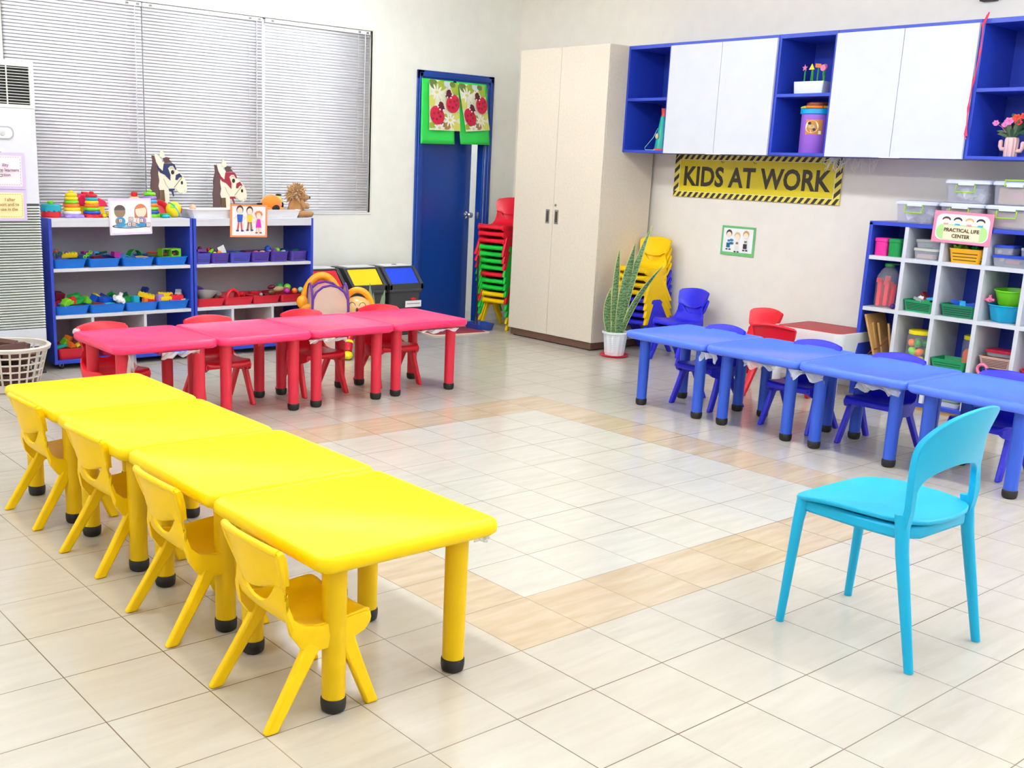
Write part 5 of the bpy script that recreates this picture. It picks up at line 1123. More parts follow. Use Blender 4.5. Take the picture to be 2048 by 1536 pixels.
b.poly([(x, -.0007, z) for x, z in ((-W / 2 + bd - .006, -H / 2 + bd * .8 - .004), (W / 2 - bd + .006, -H / 2 + bd * .8 - .004), (W / 2 - bd + .006, H / 2 - bd * .8 + .004), (-W / 2 + bd - .006, H / 2 - bd * .8 + .004))], 3)
b.poly([(x, -.0010, z) for x, z in ((-W / 2 + bd, -H / 2 + bd * .8), (W / 2 - bd, -H / 2 + bd * .8), (W / 2 - bd, H / 2 - bd * .8), (-W / 2 + bd, H / 2 - bd * .8))], 2)
b.build('board', [SP, SB, SY, SW], r, smooth=0, recalc=False)
text('KIDS AT WORK', .205, SB, r, (0, -.0016, -.073), bold=.0062, sx=.90, name='lettering', spacing=1.02)
b = MB()
for x in (-.30, .0): b.tube([(x, -.002, .12), (x + .012, -.002, .105), (x + .03, -.002, .112)], .0025, 5)
b.build('scratch', mat('sign_scratch', (130, 120, 50), .5), r)
r = thing('framed_picture', 'small green-bordered picture of three children on the right wall', 'picture', (4.972, 2.967, .958), -pi / 2); r.rotation_euler.x = rad(0)
cd = Card(); cd.rect(-.138, .138, -.088, .096, 1)
for (x, hair, top, bot) in ((-.085, 2, 3, 4), (-.005, 5, 6, 7), (.075, 8, 9, 10)):
    z = .045 if x != -.005 else .03
    cd.el(x, z + .01, .028, .030, hair, 16); cd.el(x, z, .023, .022, 11, 16)
    cd.rect(x - .016, x + .018, z - .065, z - .03, 1); cd.rect(x - .010, x + .014, z - .055, z - .038, top); cd.rect(x - .018, x + .016, z - .10, z - .062, bot); cd.el(x - .012, z - .112, .012, .006, 10, 8); cd.el(x + .016, z - .112, .012, .006, 10, 8)
cd.el(-.055, -.02, .022, .010, 4, 12); cd.el(-.055, .005, .018, .010, 3, 12)
cardobj(cd, 'picture_sheet', [mat('green_border_paper', (104, 186, 112), .5), PAPER, ink('hair_charcoal', (70, 62, 54)), ink('blue_shirt', (40, 130, 180)), ink('teal_trousers', (24, 104, 140)), ink('hair_blond', (220, 192, 130)), ink('brown_shirt', (160, 104, 70)), ink('white_skirt', (236, 232, 230)), ink('hair_tan', (206, 150, 90)), ink('olive_shirt', (120, 130, 90)), ink('dark_trousers', (54, 50, 52)), ink('skin_pale', (248, 232, 210))], r, .312, .226)

# ================================================================== CUBE SHELF AT THE RIGHT WALL (local x along -Y from Y=1.662, local y into wall)
CX, CY = 4.60, 1.662
r = thing('cube_shelf', 'blue and white cube shelf with many compartments at the right photo edge', 'shelf unit', (CX, CY, 0), -pi / 2)
WC = 1.31; DC = .362; t = .024
cols = [.266, .512, .785, 1.043]; rows = [.948, .608, .268]
b = MB(); b.box(0, t, 0, DC, .03, 1.19); b.build('side_panel', CABB, r, bevel=.002)
b = MB(); b.box(WC - t, WC, 0, DC, .03, 1.19); b.build('side_panel', CABB, r, bevel=.002)
b = MB(); b.box(0, WC, 0, DC, 1.172, 1.197); b.build('top_board', CABB, r, bevel=.002)
b = MB(); b.box(t, WC - t, 0, DC, .03, .055); b.build('base_board', CABB, r, bevel=.002)
b = MB(); b.box(t, WC - t, DC - .012, DC, .055, 1.172); b.build('back_panel', CABB, r, smooth=0)
b = MB(); b.box(.02, WC - .02, .02, DC, 0, .03); b.build('plinth', wood_mat('tan_plinth_wood', (206, 168, 118), (186, 146, 98)), r, smooth=0)
for z in rows: b = MB(); b.box(t, WC - t, .001, DC - .012, z, z + .026); b.build('shelf_board', WHT, r, bevel=.001)
zc = [.055] + [z + .026 for z in rows[::-1]]; zt_ = rows[::-1] + [1.172]
for x in cols:
    for z0, z1 in zip(zc, zt_): b = MB(); b.box(x - .013, x + .013, 0, DC - .012, z0, z1); b.build('divider', WHT, r, bevel=.001)
def cw(lx, ly): return (CX + ly, CY - lx)
Z1, Z2, Z3, Z4 = .9745, .6345, .2945, .0555
def canister(lx, ly, z, m, label):
    x, y = cw(lx, ly); b = MB(); rstack(b, [(.078, .084, .02, 0), (.082, .088, .02, .09), (.088, .094, .02, .093), (.088, .094, .02, .112), (.08, .086, .02, .116)]); o = b.build('canister', m); o.location = (x, y, z); tag(o, label, 'canister', 'canisters in the cube shelf')
canister(.078, .07, Z1, P('hot_pink_canister', (232, 40, 150), .4), 'hot pink lidded canister in the top left cube'); canister(.175, .07, Z1, P('green_canister', (0, 142, 66), .4), 'green lidded canister in the top left cube')
CLR = mat('clear_plastic', (236, 240, 246), .08, alpha=.14); CLRG = mat('clear_plastic_tub', (222, 226, 236), .2, alpha=.28)
def clearbox(lx, ly, z, w_, d_, h_, lidm, label, name='food_container', grp='clear containers in the cube shelf', rz=0):
    x, y = cw(lx, ly); r = thing(name, label, 'container', (x, y, z), -pi / 2 + rad(rz), grp)
    b = MB(); rstack(b, [(w_ * .9, d_ * .9, .015, 0), (w_, d_, .018, h_ - .012), (w_ * .97, d_ * .97, .015, h_ - .012), (w_ * .87, d_ * .87, .013, .003)]); b.build('tub', CLRG, r)
    b = MB(); rstack(b, [(w_ * 1.04, d_ * 1.04, .02, h_ - .016), (w_ * 1.05, d_ * 1.05, .02, h_ - .004), (w_, d_, .018, h_)]); b.build('lid', lidm, r)
    return r
fogw = mat('frosted_white_lid', (226, 224, 210), .3, alpha=.8)
clearbox(.39, .10, Z1, .165, .13, .07, fogw, 'lower clear lidded container in the second top cube'); toy('slab', 'peach', (cw(.38, .09)[0], cw(.38, .09)[1], Z1 + .006), (0, 0, 80), 1.4, label='peach piece inside the lower clear container', cat='toy')
clearbox(.395, .11, Z1 + .071, .17, .13, .055, mat('clear_grey_lid', (200, 200, 196), .3, alpha=.6), 'upper clear container with whisks in the second top cube')
toy('vegetable', 'lime', (cw(.36, .08)[0], cw(.36, .08)[1], Z1 + .095), (90, 0, 70), 1.0, label='pale green toy spoon in the upper clear container')
def sbasket(lx, ly, z, w_, d_, h_, m, label, nslots=4, grp=None, name='slotted_basket', rz=0):
    x, y = cw(lx, ly); r = thing(name, label, 'basket', (x, y, z), -pi / 2 + rad(rz), grp)
    b = MB(); rstack(b, [(w_ * .84, d_ * .84, .015, 0), (w_ * .97, d_ * .97, .02, h_ * .92), (w_, d_, .02, h_ * .92), (w_, d_, .02, h_), (w_ * .95, d_ * .95, .018, h_), (w_ * .81, d_ * .81, .012, .004)]); b.build('basket_shell', m, r)
    dk = P('slot_shadow_' + m.name, tuple(int(255 * ((c if c > 0 else 0) ** .45) * .35) for c in m.node_tree.nodes['Principled BSDF'].inputs[0].default_value[:3]), .7)
    b = MB()
    for j in range(nslots):
        f = .16 + .68 * j / nslots; z_ = h_ * f; hy = -d_ * (.42 + .065 * f / .92) - .0009; hw_ = w_ * (.42 + .065 * f / .92) - .02
        b.box(-hw_, hw_, hy, hy + .0014, z_, z_ + h_ * .07)
        xx = -w_ * (.42 + .065 * f / .92) - .0009
        b.box(xx, xx + .0014, -d_ * .34, d_ * .34, z_, z_ + h_ * .07); b.box(-xx - .0014, -xx, -d_ * .34, d_ * .34, z_, z_ + h_ * .07)
    b.build('slots', dk, r, smooth=0)
    return r
YB = P('amber_basket_plastic', (244, 176, 14), .4)
sbasket(.645, .115, Z1, .215, .17, .088, YB, 'amber slotted basket of green leaves in the third top cube', 3)
for k, (x, y, c_) in enumerate(((.58, .06, 'lime'), (.61, .09, 'lime'), (.655, .10, 'dark green'), (.69, .07, 'green'))): 
    b = MB(); rr = random.Random(k)
    for j in range(9): a = rr.uniform(0, 6.28); leafmesh(b, (0, 0, 0), (.022 * cos(a), .024 * sin(a), rr.uniform(.01, .03)), .009, (0, 0, .008), 5)
    o = b.build('toy_leaf_bunch', pc(c_)); X_, Y_ = cw(x, y); o.location = (X_, Y_, Z1 + .082); tag(o, '%s toy leaf bunch %s in the amber basket' % (c_, ('at the left end', 'second from left', 'at the back', 'at the right end')[k]), 'toy plant', 'toy leaves in the amber basket')
BLID = P('royal_blue_lid', (40, 70, 190), .35)
clearbox(.93, .12, Z1, .235, .17, .07, BLID, 'lower clear container with blue lid in the fourth top cube'); clearbox(.87, .10, Z1 + .071, .12, .12, .058, BLID, 'upper small clear container with blue lid in the fourth top cube')
toy('ball', 'yellow', (cw(.86, .07)[0], cw(.86, .07)[1], Z1 + .03), (0, 0, 0), .5, label='yellow piece inside the lower blue-lidded container'); toy('slab', 'red', (cw(.93, .08)[0], cw(.93, .08)[1], Z1 + .02), (0, 0, 90), 1, label='red piece inside the lower blue-lidded container')
toy('ball', 'beige', (cw(.84, .07)[0], cw(.84, .07)[1], Z1 + .076), (0, 0, 0), .5, label='beige piece inside the upper blue-lidded container'); toy('ball', 'red', (cw(.90, .08)[0], cw(.90, .08)[1], Z1 + .077), (0, 0, 0), .4, label='small red piece inside the upper blue-lidded container')
clearbox(1.0, .12, Z1 + .071, .07, .12, .05, mat('clear_grey_lid', (200, 200, 196), .3, alpha=.6), 'narrow clear container at the photo edge in the fourth top cube')
# jug with red pieces
x, y = cw(.128, .10); r = thing('plastic_jug', 'ribbed clear jug with green cap full of red pieces, left column', 'jug', (x, y, Z2))
b = MB(); pr_ = [(.070, 0), (.074, .006)]
for k in range(9): pr_ += [(.073, .02 + k * .0175), (.077, .0285 + k * .0175)]
pr_ += [(.074, .19), (.070, .205), (.05, .245), (.030, .262), (.028, .275)]
b.lathe(pr_, seg=32, cap=False); b.build('shell', CLR, r, smooth=60)
b = MB(); b.lathe([(.030, .268), (.034, .272), (.032, .287), (.028, .29)], seg=18); b.ell((0, -.02, .288), (.03, .05, .006)); b.build('cap', pc('green'), r)
rr = random.Random(5)
for k, (dx, dy, z0, h_) in enumerate(((-.03, -.01, .008, .17), (.0, .03, .008, .165), (.03, -.02, .008, .16), (-.01, -.045, .008, .15), (-.04, .03, .008, .185), (.03, .03, .008, .14), (.01, 0, .01, .195))):
    b = MB(); b.box(-.013, .013, -.013, .013, 0, h_); b.box(-.013, .013, -.013, .022, h_ - .03, h_); o = b.build('red_peg', P('coral_red_plastic', (236, 40, 60), .35), bevel=.003); o.location = (x + dx, y + dy, Z2 + z0); o.rotation_euler = (rad(rr.uniform(-3, 3)), rad(rr.uniform(-3, 3)), rad(rr.uniform(-40, 40)))
    tag(o, 'coral red toy piece standing inside the ribbed jug', 'toy', 'red pieces in the jug')
xx, yy_ = cw(.215, .20); b = MB(); rstack(b, [(.07, .05, .01, 0), (.07, .05, .01, .19)]); o = b.build('folder_box', P('teal_box', (0, 150, 136), .5)); o.location = (xx, yy_, Z2); tag(o, 'teal upright box behind the ribbed jug', 'box')
xx, yy_ = cw(.222, .028); b = MB(); b.ell((0, 0, .018), .018); o = b.build('yarn_ball', P('deep_purple_yarn', (64, 30, 120), .8, bump=.8, bscale=200)); o.location = (xx, yy_, Z2); tag(o, 'small deep purple ball at the shelf edge by the jug', 'ball')
g = 'green slotted baskets in the cube shelf'
sbasket(.395, .11, Z2, .225, .17, .075, GBK, 'green slotted basket of cutlery and small tools in the second column', 5, g, rz=-4); sbasket(.65, .115, Z2, .235, .18, .078, P('deep_green_basket', (14, 124, 84), .4), 'deep green basket with blue scoops in the third column', 4, g)
for (kd, c_, lx, ly, z, rt, s_, lb_) in (('cup', 'white', .35, .09, .065, (60, 0, 20), 1, 'white toy spoon head in the cutlery basket'), ('slab', 'grey', .38, .06, .07, (10, -10, 60), 1, 'grey toy tool in the cutlery basket'), ('slab', 'maroon', .40, .10, .085, (0, -45, 80), 1.1, 'maroon toy handle rising from the cutlery basket'), ('slab', 'green', .43, .07, .068, (0, 0, 20), .9, 'green toy piece in the cutlery basket'),
        ('slab', 'sky blue', .46, .09, .082, (0, 10, 80), 1.1, 'sky blue toy piece in the cutlery basket'), ('long brick', 'blue', .63, .08, .07, (0, 18, -40), 1, 'left blue scoop in the deep green basket'), ('slab', 'sky blue', .66, .07, .072, (0, -24, 30), .9, 'sky blue scoop in the deep green basket'), ('long brick', 'blue', .70, .09, .068, (0, -10, -70), .9, 'right blue scoop in the deep green basket')):
    X_, Y_ = cw(lx, ly); toy(kd, c_, (X_, Y_, Z2 + z), rt, s_, label=lb_, group='pieces in the green baskets')
xx, yy_ = cw(.455, .27)
for k, (c_, z, r_) in enumerate((('beige', 0, .055), ('maroon', .05, .056), ('lime', .10, .058))): 
    b = MB(); b.lathe([(r_ * .9, 0), (r_, .006), (r_, .04), (r_ * .95, .048)], seg=24); o = b.build('round_tin', P('tin_' + c_, COL[c_], .4)); o.location = (xx, yy_, Z2 + z + .0); tag(o, '%s round tin of the stack behind the cutlery basket' % {'beige': 'bottom beige', 'maroon': 'middle maroon', 'lime': 'top lime'}[c_], 'tin', 'stack of round tins')
def tub(lx, ly, z, R_, h_, m, label, sc=0):
    x, y = cw(lx, ly); r = thing('plastic_tub', label, 'tub', (x, y, z), 0, 'plastic tubs in the cube shelf'); seg = 48
    def rg(f, zz, w_): return [((f * R_ + w_ * sc * cos(6 * a)) * cos(a), (f * R_ + w_ * sc * cos(6 * a)) * sin(a) * 1.0, zz) for a in [2 * pi * k / seg for k in range(seg)]]
    b = MB(); b.loft([rg(.62, 0, 1), rg(.72, .01, 1), rg(.93, h_ * .85, .3), rg(.96, h_ - .006, 0), rg(1.0, h_ - .004, 0), rg(1.0, h_, 0), rg(.94, h_, 0), rg(.70, .014, .8)]); b.build('shell', m, r, smooth=50)
    b = MB(); b.tube([(R_ * cos(a), R_ * sin(a), h_ - .002) for a in [2 * pi * k / 32 for k in range(32)]], .004, 6, closed=True); b.build('rim', m, r); return r
tub(.912, .13, Z2, .108, .105, P('cyan_tub', (0, 168, 214), .35), 'sky blue scalloped tub in the fourth column, lower of the two', .006)
tg = tub(.93, .13, Z2 + .1, .102, .10, P('lime_tub', (104, 200, 20), .35), 'lime green round tub resting on the sky blue tub'); tg.rotation_euler = (rad(0), rad(-3), 0)
toy('bumpy connector', 'pink', (cw(.83, .06)[0], cw(.83, .06)[1], Z2 + .112), (0, 0, 0), .8, label='pink soft piece beside the lime green tub')
# third row
DBX = wood_mat('kraft_board', (196, 152, 92), (176, 130, 72)); xx, yy_ = cw(.05, .10)
b = MB(); b.box(0, .24, -.007, .007, 0, .30); o = b.build('wooden_board', DBX, bevel=.001); o.location = (CX + .004, CY - .150, Z3 + .003); o.rotation_euler = (rad(-20), 0, 0); tag(o, 'tan board leaning in the lower left cube of the cube shelf', 'board')
for k, (lx, tilt) in enumerate(((.115, 16), (.14, 15), (.19, 12))):
    b = MB(); b.box(-.006, .006, -.006, .006, 0, .24); o = b.build('wooden_stick', DBX, bevel=.001); X_, Y_ = cw(lx + .035, .05 + .02 * k); o.location = (X_, Y_, Z3 + .001); o.rotation_euler = (rad(-tilt), 0, 0)
    tag(o, 'wooden stick %s in the lower left cube' % ('next to the leaning tan board', 'in the middle of three', 'farthest right of three')[k], 'stick', 'wooden sticks in the cube shelf')
b = MB(); b.tube([(.0, .03, .0), (-.01, .0, .03), (-.01, -.04, .05), (-.01, -.08, .09), (-.01, -.10, .13)], .005, 6); o = b.build('brown_cord', P('brown_cord', (110, 50, 36), .8)); o.location = (CX + .025, CY - .12, Z3 + .02); tag(o, 'brown cord tied around the wooden sticks in the cube shelf', 'cord')
def jar(lx, ly, z, R_, h_, label, lidc=(240, 220, 20)):
    x, y = cw(lx, ly); r = thing('plastic_jar', label, 'jar', (x, y, z), 0, 'clear jars with yellow lids')
    b = MB(); b.lathe([(R_ * .9, 0), (R_, .01), (R_, h_ - .035), (R_ * .86, h_ - .02)], seg=28, cap=False); b.build('shell', CLR, r)
    b = MB(); b.lathe([(R_ * .92, h_ - .022), (R_ * .95, h_ - .02), (R_ * .95, h_), (R_ * .9, h_ + .003)], seg=28); b.build('lid', P('jar_lid_yellow', lidc, .35), r); return (x, y)
jx, jy = jar(.405, .10, Z3, .082, .215, 'large clear jar of plastic eggs with yellow lid')
for k, (dx, dy, z, c_) in enumerate(((-.045, .03, .03, 'sky blue'), (-.04, -.03, .03, 'yellow'), (.02, -.04, .03, 'green'), (.03, .03, .03, 'orange'), (-.05, .02, .085, 'lime'), (-.045, -.025, .082, 'orange'), (.01, -.045, .085, 'lime'), (.03, .02, .085, 'brown'), (-.04, .035, .135, 'orange'), (-.05, -.012, .138, 'green'), (.0, -.04, .14, 'green'), (.02, .02, .14, 'beige'))):
    b = MB(); b.ell((0, 0, 0), (.024, .024, .029), seg=18, rings=12); o = b.build('plastic_egg', pc(c_)); o.location = (jx + dx, jy + dy, Z3 + z); o.rotation_euler = (rad(60 * (k % 3)), rad(25 * (k % 4)), rad(40 * k)); tag(o, '%s plastic egg in the large jar, %s layer' % (c_, ('bottom', 'middle', 'top')[k // 4]), 'toy egg', 'plastic eggs in the large jar')
jx, jy = jar(.705, .20, Z3, .062, .215, 'clear jar with yellow lid and orange content behind the green tray')
b = MB(); b.lathe([(.050, 0), (.054, .01), (.054, .10), (.04, .125)], seg=20); o = b.build('orange_paper_pieces', P('orange_paper', (240, 96, 30), .8, bump=.8, bscale=60)); o.location = (jx, jy, Z3 + .005); tag(o, 'orange and white paper pieces inside the rear jar', 'paper', kind='stuff')
sbasket(.645, .10, Z3, .235, .19, .068, GBK, 'green slotted tray in front of the rear jar, third column', 3, g)
PKB = P('dusty_pink_basket', (206, 164, 150), .45)
r = tub(.912, .12, Z3, .10, .052, NAVY, 'navy round tub under the dusty pink basket')
sbasket(.925, .12, Z3 + .0535, .215, .17, .072, PKB, 'dusty pink slotted basket on the navy tub, fourth column', 5)
toy('ring', 'pink', (cw(.86, .02)[0], cw(.86, .02)[1], Z3 + .042), (90, 0, 90), 1.0, label='pink ring standing in front of the navy tub')
clearbox(.935, .13, Z3 + .126, .18, .13, .04, P('dark_red_lid', (176, 24, 50), .35), 'low container with dark red lid on the dusty pink basket')
tub(1.15, .12, Z3, .09, .07, P('crimson_tub', (214, 20, 60), .35), 'crimson tub in the rightmost visible column')
# bottom row, seen under the blue tables
def lowtray(lx, z, w_, m, label, d=.16, h_=.03): x, y = cw(lx, .11); o = tray(m, d, w_, h_, label, (x, y, z), 'flat trays in the bottom row of the cube shelf', 'flat_tray'); return o
lowtray(.65, Z4, .20, WPL, 'white flat tray at the bottom of the third column'); lowtray(.66, Z4 + .032, .17, P('sage_tray', (150, 174, 160), .4), 'sage green flat tray on the white one'); lowtray(.64, Z4 + .10, .2, P('grey_tray', (120, 124, 128), .4), 'grey flat tray in the bottom row'); lowtray(.645, Z4 + .14, .21, TRD, 'thin red tray topmost of the bottom row pile', h_=.018)
lowtray(.40, Z4 + .11, .18, WPL, 'white flat tray at the bottom of the second column'); 
tub(.90, .09, Z4, .085, .085, pc('yellow'), 'yellow tub with red lid in the bottom row'); x, y = cw(.90, .09); b = MB(); b.lathe([(.084, 0), (.088, .004), (.088, .014), (.08, .018)], seg=28); o = b.build('red_lid_disc', pc('red')); o.location = (x, y, Z4 + .0855); tag(o, 'red round lid lying on the yellow bottom row tub', 'lid')
xx, yy_ = cw(1.14, .10); b = MB(); b.box(-.05, .05, -.06, .06, 0, .085); o = b.build('white_box', WPL, bevel=.004); o.location = (xx, yy_, Z4); tag(o, 'white box in the bottom row at the right photo edge', 'box')
xx, yy_ = cw(.13, .10); b = MB(); b.box(-.06, .06, -.07, .07, 0, .12); o = b.build('blue_box', P('azure_box', (20, 104, 204), .4), bevel=.004); o.location = (xx, yy_, Z4); tag(o, 'azure box in the bottom left compartment of the cube shelf', 'box')
# storage boxes on the cube shelf
FR = mat('frosted_box_plastic', (214, 216, 234), .25, alpha=.26); LIDW = P('box_lid_white', (222, 228, 244), .35); HG = P('lime_handle', (150, 208, 20), .35)
def sbox(yc, z, label, content, up=False, w_=.285):
    r = thing('storage_box', label, 'storage box', (4.625, yc, z), -pi / 2, 'clear storage boxes on the cube shelf'); D = .33; h_ = .142
    b = MB(); rstack(b, [(w_ * .86, D * .9, .02, 0), (w_ * .95, D * .97, .025, h_ - .022), (w_ * .93, D * .95, .022, h_ - .022), (w_ * .84, D * .88, .018, .003)], cx=0, cy=D / 2); b.build('tub', FR, r)
    b = MB(); rstack(b, [(w_, D * 1.02, .03, h_ - .024), (w_ * 1.01, D * 1.03, .03, h_ - .010), (w_ * .96, D * .98, .03, h_ - .002), (w_ * .8, D * .85, .03, h_)], cx=0, cy=D / 2); b.build('lid', LIDW, r)
    b = MB(); b.box(-.05, .05, -.012, .002, h_ - .035, h_ - .016); b.build('latch', LIDW, r, bevel=.003)
    b = MB(); zz = (h_ - .02, h_ + .006) if up else (h_ - .03, h_ - .075)
    b.tube([(-.058, -.010, zz[0] if not up else h_ - .03), (-.058, -.012, zz[1]), (.058, -.012, zz[1]), (.058, -.010, zz[0] if not up else h_ - .03)], .0042, 8); b.build('handle', HG, r)
    b = MB()
    if content == 'white': 
        rr = random.Random(int(yc * 100))
        for k in range(7): 
            b.T = Matrix.Translation((rr.uniform(-.08, .08), .05 + rr.random() * .1, .02 + rr.random() * .03)) @ Euler((rr.uniform(-.6, .6), rr.uniform(-.6, .6), rr.uniform(0, 3))).to_matrix().to_4x4(); b.box(-.03, .03, -.02, .02, 0, .045)
        b.build('paper_packets', PAPER, r, smooth=0)
    else:
        b.box(-w_ * .36, w_ * .36, .02, D - .04, .006, h_ - .035); b.build('sand_fill', mat('tan_packing', (206, 170, 122), .8, bump=.5, bscale=60, var=.2, vscale=20), r, bevel=.01)
        b = MB(); b.loft([[(x, .0185, z) for x, z in ((-.05, .04), (.05, .04), (.035, .075), (-.035, .075))], [(x, .0195, z) for x, z in ((-.05, .04), (.05, .04), (.035, .075), (-.035, .075))]]); b.build('print_patch', ink('patch_pink', (206, 150, 140)), r, smooth=0)
    return r
ZB = 1.1975
sbox(1.378, ZB, 'clear storage box leftmost on top of the cube shelf', 'white'); sbox(1.083, ZB, 'clear storage box in the middle of the lower row on the cube shelf', 'tan'); sbox(.792, ZB, 'clear storage box right in the lower row, with tan content', 'tan')
sbox(1.063, ZB + .143, 'clear storage box stacked in the upper row, with white packets', 'white'); sbox(.768, ZB + .143, 'clear storage box in the upper row at the photo edge, handle raised', 'tan', True)
# practical life sign
r = thing('practical_life_sign', 'pink PRACTICAL LIFE CENTER sign hung on the cube shelf front', 'sign', (4.590, 1.036, 1.190), -pi / 2); r.rotation_euler.y = rad(1.2)
cd = Card(); W, H = .372, .194
cd.shape(rrect(.335, .160, .04, 6), 1); cd.shape(rrect(.325, .095, .045, 6, 0, -.030), 2); cd.rect(-.115, .115, -.074, .012, 3)
for (x, hair, top) in ((-.105, 4, 9), (-.032, 5, 8), (.042, 6, 9), (.112, 5, 8)):
    cd.el(x, .042, .028, .022, hair, 18, 0, 180); cd.el(x, .038, .022, .014, 7, 14); cd.rect(x - .016, x + .016, .014, .024, top)
cardobj(cd, 'board', [mat('pink_sign_card', (244, 138, 164), .5), PAPER, ink('soft_green', (178, 220, 140)), ink('cream_panel', (246, 238, 196)), ink('hair_brown', (96, 58, 50)), ink('hair_black', (40, 36, 44)), ink('hair_sand', (214, 172, 116)), ink('skin_light2', (250, 230, 212)), ink('shirt_sky', (70, 180, 214)), ink('shirt_rose', (230, 150, 160))], r, W, H)
BT = ink('lettering_brown', (72, 44, 30))
text('PRACTICAL LIFE', .031, BT, r, (0, -d0(cd), -.026), bold=.0006, name='lettering'); text('CENTER', .031, BT, r, (0, -d0(cd), -.062), bold=.0006, name='lettering')

# ================================================================== WHITE ACTIVITY TABLE BY THE RIGHT WALL
r = thing('activity_table', 'white activity table with dark red top between the red chairs and cube shelf', 'table', (4.365, 2.175, 0), -pi / 2)
b = MB(); rstack(b, [(.50, .42, .05, .30), (.535, .45, .06, .40), (.545, .46, .06, .435), (.545, .46, .06, .450), (.52, .435, .05, .450), (.51, .425, .045, .446)], cx=.273, cy=.232); b.build('tub', WPL, r)
b = MB(); rstack(b, [(.50, .415, .045, .445), (.50, .415, .045, .4505), (.49, .405, .04, .452)], cx=.273, cy=.232); b.build('top_panel', mat('dark_red_top', (176, 60, 60), .6, var=.15, vscale=12), r)
for x in (.05, .495):
    for y in (.05, .415): b = MB(); b.lathe([(.034, .31), (.030, .02), (.033, .01), (.033, 0)], (x, y, 0), 16); b.build('leg', WPL, r)
# ================================================================== SNAKE PLANT
r = thing('snake_plant', 'tall snake plant in a white ribbed pot on a red saucer beside the wardrobe', 'plant', (4.345, 3.600, 0))
b = MB(); b.lathe([(.085, 0), (.108, .006), (.118, .018), (.112, .018), (.085, .008)], seg=32); b.build('saucer', P('red_saucer', (222, 24, 48), .4), r)
PW = P('white_pot', (232, 236, 240), .45); n_ = 48
b = MB(); b.loft([[((R_ + a_ * cos(12 * t)) * cos(t), (R_ + a_ * cos(12 * t)) * sin(t), z) for t in [2 * pi * k / 96 for k in range(96)]] for R_, a_, z in ((.074, .002, .012), (.078, .003, .03), (.094, .002, .178), (.095, 0, .182), (.106, 0, .186), (.108, 0, .200), (.100, 0, .203), (.090, 0, .19), (.086, 0, .165))]); pt_ = b.build('pot', PW, r, smooth=25)
b = MB()
for k in range(9): 
    z = .038 + k * .0155; R_ = .078 + (z - .03) * .108 + .0025
    for s in range(6): b.tube([(R_ * cos(a), R_ * sin(a), z) for a in [rad(s * 60 + 8 + j * 11) for j in range(5)]], .0009, 4)
b.build('pot_rib', P('pot_rib_grey', (196, 202, 210), .5), pt_)
b = MB(); b.lathe([(.086, .168), (.05, .176), (.005, .178)], seg=24); b.build('soil', mat('dark_soil', (60, 46, 38), .95, bump=1, bscale=80), r)
LE = P('leaf_edge_yellow', (190, 196, 120), .45)
# leaves: (base offset, tip offset, width); offsets along the wall direction given in world x, y
fx_ = Vector((.62, .78, 0))
for (bx_, by_, tx, ty, tz, w_, bend, tw) in ((-.015, .012, -.010, .012, .862, .030, (-.012, .010, 0), .2), (.012, -.008, .085, -.066, .905, .044, (-.018, .016, 0), .1), (.026, -.022, .180, -.140, 1.045, .031, (-.05, .04, 0), -.5),
        (.034, -.028, .265, -.210, .735, .027, (-.07, .055, 0), .6), (-.034, .028, -.048, .038, .545, .036, (-.04, .03, 0), .2), (-.022, .016, -.02, .015, .32, .014, (0, 0, 0), 0)):
    b = MB(); rg = leafmesh(b, (bx_, by_, .17), (tx, ty, tz), w_, bend, 14, tw, face=(.62, .78, 0)); lf = b.build('leaf', LEAF, r)
    e = MB(); e.tube([q[0] for q in rg], .0028, 5); e.tube([q[3] for q in rg], .0028, 5); e.build('leaf_edge', LE, lf)

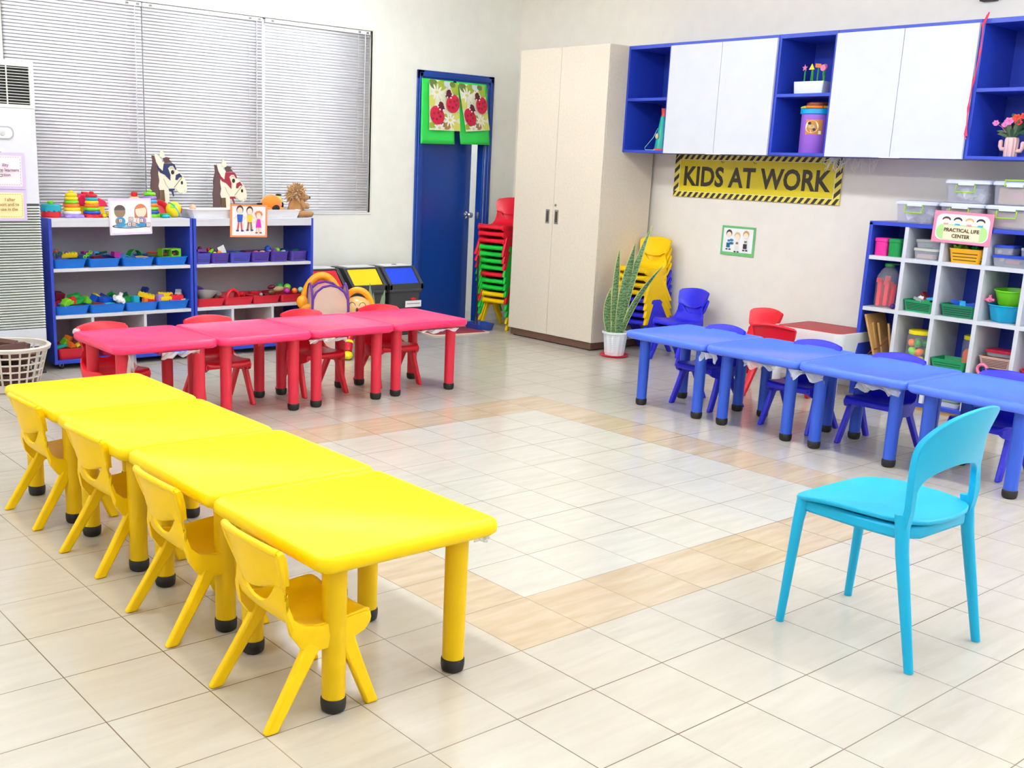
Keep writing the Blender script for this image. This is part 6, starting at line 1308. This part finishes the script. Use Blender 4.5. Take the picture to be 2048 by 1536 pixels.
# ================================================================== TORN PLASTIC WRAP LEFT UNDER THE TABLE EDGES
WRAP = mat('clear_wrap', (236, 236, 238), .2, alpha=.34)
def wrap(loc, w_, h_, rz, seed, label, d=.02):
    rr = random.Random(seed); ph = [rr.uniform(0, 6) for _ in range(6)]
    def fn(u, v):
        e = .65 + .35 * sin(9 * u + ph[0]) * sin(4 * u + ph[1])
        return ((u - .5) * w_, d * sin(14 * u + ph[2] + 3 * v) * (.3 + v) * .5 + .004 * sin(40 * u + ph[3] + 9 * v), -h_ * v * e + .006 * sin(23 * u + ph[4]) * v)
    b = MB(); b.grid(fn, 36, 8); o = b.build('plastic_wrap_scrap', WRAP, smooth=60, recalc=False, solid=.0004); o.location = loc; o.rotation_euler.z = rad(rz); tag(o, label, 'plastic wrap', 'torn plastic wrap under the table edges')
HW = .430
wrap((-.20, -.02, HW), .06, .035, 80, 1, 'clear wrap scrap at the front right corner of the nearest yellow table')
wrap((-.27, .475, HW), .15, .055, -20, 2, 'white wrap scrap around the rear right leg of the nearest yellow table', .03)
wrap((2.15, 3.125, HW), .30, .022, 0, 3, 'wrap scrap along the front edge of the rightmost red table'); wrap((1.30, 3.125, HW), .26, .03, 0, 4, 'wrap scrap along the front of the third red table from the left')
wrap((.36, 3.115, HW), .22, .04, 0, 5, 'wrap scrap under the front edge of the leftmost red table'); wrap((.10, 3.16, HW), .05, .13, 30, 6, 'long wrap strand hanging at the front of the leftmost red table', .03)
wrap((3.03, 1.68, HW), .12, .06, 90, 7, 'wrap scrap between the two farthest blue tables'); wrap((3.04, 1.33, HW), .22, .05, 90, 8, 'wrap scrap along the second blue table front edge')
wrap((3.03, 1.02, HW), .22, .07, 90, 9, 'crumpled wrap at the left leg of the third blue table', .04); wrap((3.03, .60, HW), .24, .06, 90, 10, 'crumpled wrap at the right side of the third blue table', .03)
wrap((.02, 3.72, .492), .06, .03, 60, 11, 'small curl of wrap on the back left corner of the leftmost red table', .03)
# dark bracket high on the right wall
b = MB(); b.box(X1 - .05, X1, 1.20, 1.30, 2.575, 2.70); o = b.build('wall_bracket', P('dark_bracket', (70, 56, 40), .6), bevel=.004); tag(o, 'dark bracket high on the right wall, cut by the top photo edge', 'bracket')
